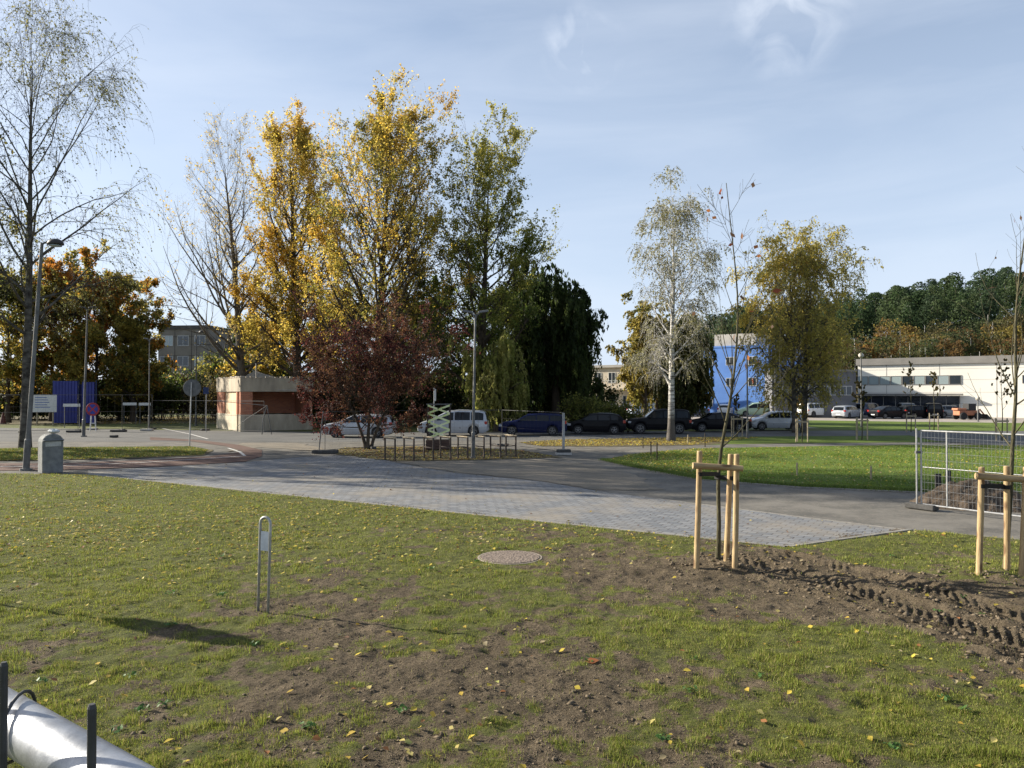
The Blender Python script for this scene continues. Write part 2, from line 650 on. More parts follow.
sheet('lawn', Gs([(696, 420), (790, 420), (1100, 424), (1100, 431), (860, 430.5), (790, 426), (696, 426)], 5, 0.2, 7), -0.004, M_midlawn)
sheet('path', Gs([(540, 447.5), (600, 446), (690, 444.5), (1100, 440), (1100, 447), (900, 446), (690, 449.5), (628, 456), (604, 461), (570, 456)], 4, 0.05, 12), -0.011, M_asph)
sheet('parking_lot', [(14, 62), (40, 64), (120, 62), (150, 95), (40, 110), (12, 105), (8, 80)], -0.008, M_lot)
sheet('service_road', Gs([(905, 434.5), (1024, 436), (1200, 438), (1200, 452), (1024, 447.5), (935, 441)], 3), 0.0125, M_asph_dk)

# front lawn terrain
tX = lambda px, py: G(px, py)
STAKE_A, STAKE_B = G(716, 570), G(1000, 581)
MANHOLE = G(510, 561)


def mask_grass(x, y):
    """0 bare soil .. 1 grass"""
    m = 0.56 + 1.15 * (fbm(x * 0.42, y * 0.42, 5, 1) - 0.5)
    m = m + 0.85 * (fbm(x * 1.7, y * 1.7, 4, 4) - 0.5) + 0.9 * (fbm(x * 6.1, y * 6.1, 3, 14) - 0.5)
    m = m + sstep(9.5, 17, y + 0.35 * (-x)) * 0.30                 # greener towards the paving, left
    m = m + 0.22 * sstep(-1.5, -6, x)
    # worn band through the middle foreground
    def blob(px, py, rx, ry, a):
        cx, cy = G(px, py)
        return a * np.exp(-(((x - cx) / rx) ** 2 + ((y - cy) / ry) ** 2))
    m = m - blob(400, 690, 1.9, 1.5, 0.55) - blob(250, 720, 1.0, 0.8, 0.3) - blob(600, 690, 1.6, 0.7, 0.22)
    m = m - blob(660, 580, 1.7, 1.0, 0.6) - blob(300, 640, 1.6, 0.35, 0.35) - blob(560, 620, 1.5, .8, .18) - blob(830, 620, 1.6, 0.8, 0.45) - blob(1000, 600, 2.2, 0.9, 0.65) - blob(880, 600, 1.3, 0.8, 0.3)
    m = m - blob(510, 561, 1.0, 0.7, 0.35)
    m = m + blob(800, 650, 1.9, 0.7, 0.42) + blob(880, 540, 1.5, 0.8, 0.25) + blob(950, 735, 1.3, 0.7, 0.3) + blob(740, 740, .9, .5, .15)
    m = m - track_w(x, y) * 0.85
    return np.clip(m, 0, 1)


TRK = [G(700, 552), G(770, 568), G(870, 594), G(960, 622), G(1060, 655), G(1200, 700)]


def track_coord(x, y):
    best = np.full(np.shape(x), 1e9)
    ss = np.zeros(np.shape(x))
    sd = np.zeros(np.shape(x))
    acc = 0
    for a, b_ in zip(TRK[:-1], TRK[1:]):
        ax, ay = a
        dx, dy = b_[0] - ax, b_[1] - ay
        L = math.hypot(dx, dy)
        ux, uy = dx / L, dy / L
        s_ = np.clip((x - ax) * ux + (y - ay) * uy, 0, L)
        ex, ey = x - (ax + ux * s_), y - (ay + uy * s_)
        d = np.hypot(ex, ey)
        sg = (x - ax) * (-uy) + (y - ay) * ux
        k = d < best
        best = np.where(k, d, best)
        ss = np.where(k, acc + s_, ss)
        sd = np.where(k, np.sign(sg) * d, sd)
        acc += L
    return ss, sd


def track_w(x, y):
    s_, d = track_coord(x, y)
    return np.exp(-(d / 1.15) ** 4) * sstep(0.0, 1.6, s_)


def hgt(x, y, mask=None):
    x = np.asarray(x, float)
    y = np.asarray(y, float)
    if mask is None:
        mask = mask_grass(x, y)
    h = 0.05 * (fbm(x * 0.5, y * 0.5, 3, 8) - 0.5)
    soil = 1 - mask
    h = h + soil * (0.045 * (fbm(x * 4, y * 4, 4, 9) - 0.5) + 0.034 * (fbm(x * 11, y * 11, 3, 12, 0.75) - 0.5))
    h = h + 0.05 * (fbm(x * 5, y * 5, 4, 15, 0.6) - 0.5)
    s_, d = track_coord(x, y)
    tw = sstep(0.2, 1.6, s_)
    for off, wd, ph in ((0.62, 0.34, 0.0), (-0.38, 0.42, 1.7)):
        dd = d - off + 0.14 * (vn(s_ * 0.9, s_ * 0 + 3, 2) - .5)
        prof = np.exp(-(dd / wd) ** 6)
        ridge = np.exp(-((np.abs(dd) - wd - 0.07) / 0.07) ** 2)
        side = np.where(dd > 0, 0.5, 0.0)
        chev = np.sin((s_ + 0.9 * np.abs(dd)) * 2 * PI / 0.15 + PI * 2 * side + ph + 5.0 * vn(s_ * 1.3, d * 1.6, 6))
        lug = sstep(-0.1, 0.35, chev) * sstep(0.03, 0.07, np.abs(dd))
        br_ = 0.15 + 0.85 * sstep(0.25, 0.65, vn(x * 2.3, y * 2.3, 7))
        h = h + tw * (prof * (-0.040 + 0.046 * lug * br_) + ridge * (0.015 + 0.045 * vn(x * 4, y * 4, 3)))
    h = h + tw * np.exp(-(d / 1.3) ** 4) * 0.05 * (fbm(x * 7, y * 7, 3, 21) - 0.5)
    for (cx, cy), a, rr_ in ((STAKE_A, 0.10, 0.62), (STAKE_B, 0.13, 0.75)):
        q = np.hypot(x - cx, y - cy)
        h = h + a * np.exp(-(q / rr_) ** 2) * (0.7 + 0.6 * vn(x * 5, y * 5, 4))
    cx, cy = MANHOLE
    q = np.hypot(x - cx, y - cy)
    k = 1 - sstep(0.62, 0.85, q)
    h = h * (1 - k) + k * 0.0 - 0.012 * np.exp(-((q - 0.6) / 0.08) ** 2)
    for px, py, r0, dp in ((487, 657, 0.07, 0.055), (523, 672, 0.07, 0.04), (390, 660, 0.09, 0.03), (462, 680, 0.05, .03), (505, 640, 0.05, .02), (395, 668, .07, .03),
                           (868, 712, 0.10, 0.05), (455, 712, 0.06, 0.03), (820, 728, 0.08, .03), (640, 690, 0.07, .02)):
        cx, cy = G(px, py)
        h = h - dp * np.exp(-(np.hypot(x - cx, (y - cy)) / r0) ** 2 * 1.0)
    return h


def y_edge(x):
    xs = [-40, -14.6, 5.03, 8.25, 12.0, 30]
    ys = [30.0, 26.15, 13.85, 15.55, 12.9, 0.5]
    return np.interp(x, xs, ys) - 0.06


def steps(a, b_, f):
    out = [a]
    while out[-1] < b_:
        out.append(out[-1] + f(out[-1]))
    return np.array(out)


gx = np.concatenate([-steps(0, 30, lambda v: 0.026 if v < 5 else 0.026 + (v - 5) * 0.02)[::-1], steps(0.026, 14, lambda v: 0.026 if v < 9 else 0.03 + (v - 9) * 0.06)])
gx = np.unique(gx)
tt = steps(0, 1, lambda v: 0.0011 + 0.0022 * v)
tt = tt / tt[-1]
GX, TT = np.meshgrid(gx, tt)
GY = 3.6 + (y_edge(GX) - 3.6) * TT
MK = mask_grass(GX, GY)
edge_f = sstep(0.0, 0.5, y_edge(GX) - GY)
GZ = hgt(GX, GY, MK) * (0.25 + 0.75 * edge_f) + 0.03 + 0.04 * edge_f
GZ = np.maximum(GZ, -0.014)
GZ = np.where(GY > y_edge(GX) - 0.02, np.minimum(GZ, 0.02), GZ)
ny, nx = GX.shape
ii = np.arange(ny * nx).reshape(ny, nx)
F = np.stack([ii[:-1, :-1].ravel(), ii[:-1, 1:].ravel(), ii[1:, 1:].ravel(), ii[1:, :-1].ravel()], 1)
lawn = np_mesh('lawn', np.stack([GX.ravel(), GY.ravel(), GZ.ravel()], 1), F, M_lawn, smooth=True, vcol=np.stack([MK.ravel()] * 3, 1))
lawn['kind'] = 'structure'


def lawn_z(x, y):
    mk = mask_grass(x, y)
    ef = sstep(0.0, 0.5, y_edge(x) - y)
    return np.maximum(hgt(x, y, mk) * (0.25 + 0.75 * ef) + 0.03 + 0.04 * ef, -0.014)


def sample_lawn(n, rng, ymin=5.2, pw=1.5):
    """points in the seen part of the lawn, thinner with distance"""
    u = rng.random(n)
    y = ymin * (1 - u * (1 - (ymin / 27.0) ** (pw - 1))) ** (-1 / (pw - 1))
    x = (rng.random(n) * 2 - 1) * (0.72 * y + 0.5)
    k = (y < y_edge(x) + 0.035 * rng.normal(0, 1, n) * (rng.random(n) < 0.5)) & (np.hypot(x - MANHOLE[0], y - MANHOLE[1]) > 0.55)
    return x[k], y[k]


def blades(name, x, y, z, L, W, colr, rng, lean=0.5):
    n = len(x)
    a = rng.random(n) * 2 * PI
    ux, uy = np.cos(a), np.sin(a)
    la = rng.random(n) * 2 * PI
    lm = rng.random(n) * lean
    tx, ty = np.cos(la) * lm * L, np.sin(la) * lm * L
    V = np.empty((n, 3, 3))
    V[:, 0] = np.stack([x - ux * W, y - uy * W, z - 0.008], 1)
    V[:, 1] = np.stack([x + ux * W, y + uy * W, z - 0.008], 1)
    V[:, 2] = np.stack([x + tx, y + ty, z + L * np.sqrt(1 - np.minimum(lm, 0.95) ** 2)], 1)
    F = np.arange(n * 3).reshape(n, 3)
    return np_mesh(name, V.reshape(-1, 3), F, M_leafs, fcol=colr)


M_leafs = leaf_mat('leaf_and_blade', 0.35)
M_leafs2 = leaf_mat('tree_leaf', 0.62)

x, y = sample_lawn(1150000, RNG, pw=1.75)
mk = mask_grass(x, y)
tuft = fbm(x * 5.3, y * 5.3, 3, 30)
keep = RNG.random(len(x)) < np.clip((mk - 0.22) * 1.5 * sstep(0.36, 0.62, tuft + 0.22 * mk), 0.012, 1)
x, y, mk, tuft = x[keep], y[keep], mk[keep], tuft[keep]
n = len(x)
L = (0.012 + 0.036 * RNG.random(n) ** 1.6) * (0.55 + 1.15 * sstep(0.45, 0.78, tuft)) * (1 + 0.012 * (y - 8))
W = (0.0018 + 0.0020 * RNG.random(n)) * (1 + 0.11 * np.maximum(y - 7, 0))
base = np.array([[0.165, 0.205, 0.034]]) * (0.30 + 1.35 * RNG.random((n, 1)))
yel = np.array([[0.34, 0.29, 0.11]])
q = (RNG.random((n, 1)) < 0.20)
colr = np.where(q, yel * (0.6 + 0.6 * RNG.random((n, 1))), base)
vf = fbm(x * 0.6, y * 0.6, 3, 41)[:, None]
colr = colr * (0.85 + 0.35 * vf) * np.array([[1, 1, 1]]) + np.array([[0.03, 0.012, 0]]) * vf
o = blades('grass', x, y, lawn_z(x, y), L, W, colr, RNG, 0.75)
tag(o, kind='stuff')

# broad leaved weeds in the lawn
def leaf_quads(C_, size, nrm_tilt, rng, long=1.5, fold=0.3):
    n = len(C_)
    a = rng.random(n) * 2 * PI
    ti = rng.normal(0, nrm_tilt, (n, 2))
    u = np.stack([np.cos(a), np.sin(a), ti[:, 0]], 1)
    w = np.stack([-np.sin(a), np.cos(a), ti[:, 1]], 1)
    u /= np.linalg.norm(u, axis=1, keepdims=True)
    w /= np.linalg.norm(w, axis=1, keepdims=True)
    s_ = size[:, None]
    up = np.array([[0, 0, 1.0]])
    lift = s_ * fold * rng.random((n, 1))
    V = np.empty((n, 6, 3))
    V[:, 0] = C_ - u * s_ * 0.5 * long
    V[:, 1] = C_ - u * s_ * 0.1 - w * s_ * 0.5 + up * lift
    V[:, 2] = C_ + u * s_ * 0.25 - w * s_ * 0.38 + up * lift
    V[:, 3] = C_ + u * s_ * 0.5 * long + up * lift * 0.4
    V[:, 4] = C_ + u * s_ * 0.25 + w * s_ * 0.38 + up * lift
    V[:, 5] = C_ - u * s_ * 0.1 + w * s_ * 0.5 + up * lift
    i0 = np.arange(n)[:, None] * 6
    F = np.concatenate([i0 + np.array([[0, 1, 2, 3]]), i0 + np.array([[0, 3, 4, 5]])], 0)
    return V.reshape(-1, 3), F


LEAFPAL = np.array([[0.58, 0.45, 0.07], [0.48, 0.34, 0.06], [0.58, 0.49, 0.17], [0.40, 0.33, 0.19], [0.33, 0.15, 0.06], [0.17, 0.10, 0.06], [0.38, 0.38, 0.12]])


def scatter_leaves(name, x, y, z, rng, s0=0.035, s1=0.06, pal=(0.3, 0.2, 0.2, 0.12, 0.06, 0.06, 0.06)):
    n = len(x)
    C_ = np.stack([x, y, z + 0.012], 1)
    V, F = leaf_quads(C_, s0 + (s1 - s0) * rng.random(n), 0.28, rng, 1.35, 0.35)
    pi = rng.choice(len(LEAFPAL), n, p=pal)
    c = LEAFPAL[pi] * (0.6 + 0.5 * rng.random((n, 1)))
    return np_mesh(name, V, F, M_leafs, fcol=np.concatenate([c, c], 0))


x, y = sample_lawn(34000, RNG, pw=1.05)
dl = 0.045 + 1.0 * sstep(10.5, 18, y - 0.25 * x) + 0.5 * np.exp(-(((x - 9) / 2.5) ** 2 + ((y - 14.6) / 1.2) ** 2))
dl = dl * (0.3 + 1.2 * sstep(0.4, 0.65, fbm(x * 0.9, y * 0.9, 3, 50)))
keep = (RNG.random(len(x)) < dl * 0.62)
x, y = x[keep], y[keep]
tag(scatter_leaves('fallen_leaves', x, y, lawn_z(x, y) + 0.006, RNG, 0.03, 0.062), kind='stuff')


# leaves elsewhere (verges, mid lawn, paving)
def in_poly(x, y, poly):
    k = np.zeros(len(x), bool)
    j = len(poly) - 1
    for i in range(len(poly)):
        xi, yi = poly[i]
        xj, yj = poly[j]
        c = ((yi > y) != (yj > y)) & (x < (xj - xi) * (y - yi) / (yj - yi + 1e-12) + xi)
        k ^= c
        j = i
    return k


def poly_points(poly, n, rng):
    xs, ys = [p[0] for p in poly], [p[1] for p in poly]
    x = rng.uniform(min(xs), max(xs), n)
    y = rng.uniform(min(ys), max(ys), n)
    k = in_poly(x, y, poly)
    return x[k], y[k]


regs = [(Gs([(-30, 450), (60, 448), (190, 447), (208, 450), (203, 455), (100, 459), (-30, 461.5)], 1), 9000, 0.010, 0.05, 0.09),
        (Gs([(330, 453), (345, 448), (440, 446.5), (522, 450.5), (556, 457), (480, 460), (400, 461), (366, 458)], 1), 4200, 0.008, 0.04, 0.09),
        (Gs([(520, 442.5), (560, 440), (690, 437.5), (760, 437.5), (690, 445), (600, 446), (540, 446)], 1), 9000, 0.006, 0.05, 0.10),
        (Gs([(606, 460), (628, 455), (690, 449), (900, 446), (1060, 446), (1060, 500), (917, 491), (800, 486), (700, 478), (640, 468)], 1), 7000, 0.030, 0.03, 0.07),
        (Gs([(606, 460), (628, 455), (690, 449), (720, 448), (700, 478), (640, 468)], 1), 3500, 0.020, 0.04, 0.08),
        (Gs([(100, 472), (785, 546), (900, 530), (690, 503), (560, 484), (430, 468), (240, 462), (150, 468)], 1), 520, -0.006, 0.03, 0.06),
        (Gs([(60, 417), (245, 417), (250, 424), (60, 424)], 1), 4000, 0.006, 0.07, 0.13)]
for i, (pl, n_, z_, s0, s1) in enumerate(regs):
    x, y = poly_points(pl, n_, RNG)
    if i == 1:
        p_ = (0.14, 0.12, 0.1, 0.14, 0.16, 0.30, 0.04)
    elif i == 5:
        p_ = (0.1, 0.1, 0.1, 0.2, 0.1, 0.35, 0.05)
    else:
        p_ = (0.28, 0.2, 0.18, 0.14, 0.06, 0.08, 0.06)
    tag(scatter_leaves('fallen_leaves', x, y, np.full(len(x), z_), RNG, s0, s1, p_), kind='stuff')

# grass blades on the mid lawn and verges
x, y = poly_points(regs[3][0], 170000, RNG)
k = RNG.random(len(x)) < 0.25 + 0.75 * sstep(0.35, 0.6, fbm(x * 0.6, y * 0.6, 3, 60))
x, y = x[k], y[k]
n = len(x)
c = np.array([[0.12, 0.19, 0.03]]) * (0.6 + 0.8 * RNG.random((n, 1))) + np.array([[0.04, 0.02, 0]]) * fbm(x * .3, y * .3, 2, 61)[:, None]
tag(blades('grass', x, y, np.full(n, 0.026), 0.03 + 0.04 * RNG.random(n), 0.006 + 0.006 * RNG.random(n), c, RNG, 0.6), kind='stuff')
x, y = poly_points(regs[0][0], 40000, RNG)
n = len(x)
c = np.array([[0.13, 0.17, 0.04]]) * (0.6 + 0.8 * RNG.random((n, 1)))
tag(blades('grass', x, y, np.full(n, 0.02), 0.03 + 0.05 * RNG.random(n), 0.008 + 0.006 * RNG.random(n), c, RNG, 0.6), kind='stuff')
# uneven grass fringe along the near edge of the mid lawn and the tip
x0, y0 = [], []
for a_, b_ in zip([(604, 460), (640, 468), (700, 479), (800, 486.5), (917, 491.5)], [(640, 468), (700, 479), (800, 486.5), (917, 491.5), (1040, 500)]):
    p, q_ = G(*a_), G(*b_)
    f = RNG.random(3000)
    x0.append(p[0] + (q_[0] - p[0]) * f + RNG.normal(0, 0.12, 3000))
    y0.append(p[1] + (q_[1] - p[1]) * f + RNG.normal(0.12, 0.16, 3000))
x, y = np.concatenate(x0), np.concatenate(y0)
n = len(x)
c = np.array([[0.12, 0.17, 0.035]]) * (0.5 + 0.9 * RNG.random((n, 1)))
tag(blades('grass', x, y, np.full(n, 0.02), 0.04 + 0.06 * RNG.random(n), 0.006 + 0.004 * RNG.random(n), c, RNG, 0.7), kind='stuff')

# soil clods
M_soil = mat('soil_clod', (0.175, 0.14, 0.098), (0.095, 0.075, 0.052), 20, 0.95, 0.004, 60, spec=0.1)


def clods(name, x, y, z, s_, rng, m=None):
    n = len(x)
    base = np.array([[1, 0, 0], [-1, 0, 0], [0, 1, 0], [0, -1, 0], [0, 0, 1], [0, 0, -1.0]])
    V = base[None] * (0.6 + 0.8 * rng.random((n, 6, 1))) + rng.normal(0, 0.2, (n, 6, 3))
    a = rng.random(n) * 2 * PI
    ca, sa = np.cos(a)[:, None], np.sin(a)[:, None]
    X = V[..., 0] * ca - V[..., 1] * sa
    Y = V[..., 0] * sa + V[..., 1] * ca
    V = np.stack([X, Y, V[..., 2] * 0.65], -1) * s_[:, None, None]
    V = V * rng.uniform(0.6, 1.35, (n, 1, 3))
    V = V + np.stack([x, y, z + s_ * 0.2], 1)[:, None]
    f = np.array([[0, 2, 4], [2, 1, 4], [1, 3, 4], [3, 0, 4], [2, 0, 5], [1, 2, 5], [3, 1, 5], [0, 3, 5]])
    F = (np.arange(n)[:, None, None] * 6 + f[None]).reshape(-1, 3)
    return np_mesh(name, V.reshape(-1, 3), F, m or M_soil, smooth=False)


x, y = sample_lawn(110000, RNG)
mk = mask_grass(x, y)
near = np.exp(-(np.hypot(x - STAKE_A[0], y - STAKE_A[1]) / 0.9) ** 2) + np.exp(-(np.hypot(x - STAKE_B[0], y - STAKE_B[1]) / 1.0) ** 2)
p_ = np.clip((0.55 - mk) * 0.5, 0, 1) * sstep(0.35, 0.6, fbm(x * 1.5, y * 1.5, 3, 71)) + 0.30 * track_w(x, y) + near * 0.6
k = RNG.random(len(x)) < p_ * 0.75
x, y = x[k], y[k]
big = track_w(x, y) + near[k]
s_ = (0.003 + 0.026 * RNG.random(len(x)) ** 4.5) * (1 + 0.7 * big)
tag(clods('soil_clods', x, y, lawn_z(x, y), s_, RNG), kind='stuff')

x, y = sample_lawn(330000, RNG, pw=1.9)
mk = mask_grass(x, y)
k = RNG.random(len(x)) < np.clip((0.62 - mk) * 1.3, 0.03, 1) * (0.25 + 0.75 * sstep(0.35, 0.6, fbm(x * 3, y * 3, 3, 72)))
x, y = x[k], y[k]
tag(clods('soil_crumbs', x, y, lawn_z(x, y) - 0.001, (0.0022 + 0.0065 * RNG.random(len(x)) ** 2) * (1 + 0.06 * np.maximum(y - 7, 0)), RNG), kind='stuff')
f = RNG.random(26000)
e0, e1, e2 = G(100, 476.5), G(785, 547.5), G(911, 530.4)
o_ = np.abs(RNG.normal(0, 0.16, 26000)) * (0.3 + 1.4 * vn(f * 60, f * 0, 9))
x = np.where(f < 0.86, e0[0] + (e1[0] - e0[0]) * f / 0.86, e1[0] + (e2[0] - e1[0]) * (f - 0.86) / 0.14)
y = np.where(f < 0.86, e0[1] + (e1[1] - e0[1]) * f / 0.86, e1[1] + (e2[1] - e1[1]) * (f - 0.86) / 0.14) + o_
k = RNG.random(26000) < sstep(0.35, 0.65, vn(x * 1.3, x * 0 + 2, 10)) + 0.12
x, y = x[k], y[k]
tag(clods('soil_crumbs', x, y, np.full(len(x), -0.006), 0.004 + 0.010 * RNG.random(len(x)) ** 3, RNG), kind='stuff')
# weeds
wx, wy = [], []
r_ = random.Random(5)
for i in range(22):
    py = r_.uniform(560, 760)
    a_ = G(r_.uniform(0, 1024), py)
    wx.append(a_[0]); wy.append(a_[1])
for p in [(318, 574), (402, 720), (690, 700), (40, 690), (430, 575), (170, 600)]:
    a_ = G(*p); wx.append(a_[0]); wy.append(a_[1])
VV, FF, CC = [], [], []
nb = 0
for cx, cy in zip(wx, wy):
    if cy > y_edge(cx) - .2: continue
    n = r_.randint(8, 16)
    a = np.linspace(0, 2 * PI, n) + RNG.random(n)
    R_ = 0.02 + 0.045 * RNG.random(n)
    C_ = np.stack([cx + np.cos(a) * R_, cy + np.sin(a) * R_, lawn_z(np.full(n, cx), np.full(n, cy)) + 0.018 + 0.02 * RNG.random(n)], 1)
    V, F = leaf_quads(C_, 0.018 + 0.022 * RNG.random(n), 0.5, RNG, 1.6, 0.3)
    VV.append(V); FF.append(F + nb); nb += len(V)
    c = np.array([[0.07, 0.14, 0.035]]) * (0.7 + 0.7 * RNG.random((n, 1)))
    CC.append(np.concatenate([c, c], 0))
tag(np_mesh('weeds', np.concatenate(VV), np.concatenate(FF), M_leafs, fcol=np.concatenate(CC)), kind='stuff')

# ================================================================== trees
def bark_mat(name, c1, c2, scale=3, stretch=(1, 1, 0.25), bump=0.03):
    return mat(name, c1, c2, scale, 0.95, bump, scale * 3, stretch=stretch, spec=0.15)


M_bark_dk = bark_mat('bark_dark', (0.09, 0.07, 0.05), (0.04, 0.032, 0.025))
M_bark_gr = bark_mat('bark_grey', (0.17, 0.15, 0.12), (0.07, 0.06, 0.045))
M_bark_yg = bark_mat('bark_young', (0.11, 0.10, 0.06), (0.055, 0.05, 0.03), 14)
# birch bark: white with dark horizontal lenticels and rough dark patches low down
M_birch, t, b = new_mat('bark_birch')
b.inputs['Roughness'].default_value = 0.8
tcn = t.nodes.new('ShaderNodeTexCoord')
m1 = t.nodes.new('ShaderNodeMapping')
m1.inputs['Scale'].default_value = (1.2, 1.2, 7)
t.links.new(tcn.outputs['Object'], m1.inputs[0])
n1 = t.nodes.new('ShaderNodeTexNoise')
n1.inputs['Scale'].default_value = 1.6
n1.inputs['Detail'].default_value = 6
n1.inputs['Roughness'].default_value = 0.7
t.links.new(m1.outputs[0], n1.inputs['Vector'])
r1 = ramp(t, n1.outputs['Fac'], 0.40, (0.05, 0.045, 0.04), 0.54, (0.52, 0.50, 0.46))
sx = t.nodes.new('ShaderNodeSeparateXYZ')
t.links.new(tcn.outputs['Object'], sx.inputs[0])
n2 = t.nodes.new('ShaderNodeTexNoise')
n2.inputs['Scale'].default_value = 1.3
t.links.new(tcn.outputs['Object'], n2.inputs['Vector'])
ma = t.nodes.new('ShaderNodeMath')
ma.operation = 'MULTIPLY_ADD'
ma.inputs[1].default_value = 0.16
ma.inputs[2].default_value = -0.12
t.links.new(sx.outputs['Z'], ma.inputs[0])
ma2 = t.nodes.new('ShaderNodeMath')
ma2.operation = 'ADD'
t.links.new(ma.outputs[0], ma2.inputs[0])
t.links.new(n2.outputs['Fac'], ma2.inputs[1])
rdk = ramp(t, ma2.outputs[0], 0.55, (1, 1, 1), 0.85, (0, 0, 0))
mxb = t.nodes.new('ShaderNodeMixRGB')
mxb.inputs[2].default_value = (0.075, 0.065, 0.055, 1)
t.links.new(rdk.outputs[0], mxb.inputs[0])
t.links.new(r1.outputs[0], mxb.inputs[1])
t.links.new(mxb.outputs[0], b.inputs['Base Color'])
bp = t.nodes.new('ShaderNodeBump')
bp.inputs['Distance'].default_value = 0.03
t.links.new(n1.outputs['Fac'], bp.inputs['Height'])
t.links.new(bp.outputs[0], b.inputs['Normal'])


M_birchdk = bark_mat('bark_birch_dark', (0.13, 0.12, 0.10), (0.03, 0.027, 0.023), 2.2, (1, 1, 1.6), 0.03)


def norm(v):
    return v / (np.linalg.norm(v, axis=-1, keepdims=True) + 1e-9)


def tubes(P, R, s):
    """P (N,K,3) polylines, R (N,K) radii"""
    N, K, _ = P.shape
    T = norm(np.gradient(P, axis=1))
    av = norm(T.mean(1))
    ref = np.where(np.abs(av[:, :1]) < 0.7, np.array([[1.0, 0, 0]]), np.array([[0, 1.0, 0]]))[:, None, :]
    A_ = norm(np.cross(T, ref))
    B_ = np.cross(T, A_)
    q = np.arange(s) * 2 * PI / s
    V = P[:, :, None] + R[:, :, None, None] * (np.cos(q)[None, None, :, None] * A_[:, :, None] + np.sin(q)[None, None, :, None] * B_[:, :, None])
    i = np.arange(N * K * s).reshape(N, K, s)
    a = i[:, :-1]
    b_ = i[:, 1:]
    F = np.stack([a, np.roll(a, -1, 2), np.roll(b_, -1, 2), b_], -1).reshape(-1, 4)
    return V.reshape(-1, 3), F


def interp(P, pi, t_):
    K = P.shape[1]
    f = np.clip(t_, 0, 0.9999) * (K - 1)
    k = f.astype(int)
    fr = (f - k)
    if P.ndim == 3:
        fr = fr[:, None]
    return P[pi, k] * (1 - fr) + P[pi, k + 1] * fr


def grow(P, R, pi, t_, length, angle, rng, K=6, bend=0.0, noise=0.12, rratio=0.6, rmin=0.006, az=None, taper=0.9, bend2=None):
    """one level of branches. pi parent idx, t_ pos along, length, angle (rad from parent) arrays"""
    n = len(pi)
    p0 = interp(P, pi, t_)
    T = interp(norm(np.gradient(P, axis=1)), pi, t_)
    T = norm(T)
    ref = np.where(np.abs(T[:, :1]) < 0.8, np.array([[1.0, 0, 0]]), np.array([[0, 1.0, 0]]))
    A_ = norm(np.cross(T, ref))
    B_ = np.cross(T, A_)
    if az is None:
        az = rng.random(n) * 2 * PI
    d = norm(np.cos(angle)[:, None] * T + np.sin(angle)[:, None] * (np.cos(az)[:, None] * A_ + np.sin(az)[:, None] * B_))
    out = np.empty((n, K, 3))
    out[:, 0] = p0
    st_ = length / (K - 1)
    for k in range(1, K):
        bz = bend if bend2 is None else bend + (bend2 - bend) * k / (K - 1)
        d = norm(d + np.array([[0, 0, 1.0]]) * bz + rng.normal(0, noise, (n, 3)))
        out[:, k] = out[:, k - 1] + d * st_[:, None]
    r0 = np.maximum(interp(R[..., None], pi, t_)[:, 0] * rratio, rmin)
    rr = r0[:, None] * (1 - taper * np.linspace(0, 1, K)[None])
    return out, np.maximum(rr, rmin * 0.6)


def leaf_cloud(C_, size, rng, long=1.3, hang=0.0):
    n = len(C_)
    u = rng.normal(0, 1, (n, 3))
    u[:, 2] -= hang
    u = norm(u)
    w = norm(np.cross(u, rng.normal(0, 1, (n, 3))))
    s_ = (size * (0.6 + 0.8 * rng.random(n)))[:, None]
    V = np.empty((n, 4, 3))
    V[:, 0] = C_ - u * s_ * 0.5 * long
    V[:, 1] = C_ + w * s_ * 0.5
    V[:, 2] = C_ + u * s_ * 0.5 * long
    V[:, 3] = C_ - w * s_ * 0.5
    return V.reshape(-1, 3), np.arange(n * 4).reshape(n, 4)


def pal_colors(C_, pal, w, rng, clump=0.35):
    """leaf colours: palette choice biased by spatial clumps"""
    n = len(C_)
    f = fbm(C_[:, 0] * clump + C_[:, 2] * 0.31 * clump, C_[:, 1] * clump + C_[:, 2] * clump, 3, 77)
    f = np.clip((f - 0.5) * 2.2 + 0.5 + rng.normal(0, 0.22, n), 0, 0.999)
    cw = np.cumsum(np.array(w) / np.sum(w))
    idx = np.searchsorted(cw, f)
    idx = np.clip(idx, 0, len(pal) - 1)
    return np.array(pal)[idx] * (0.7 + 0.6 * rng.random((n, 1)))


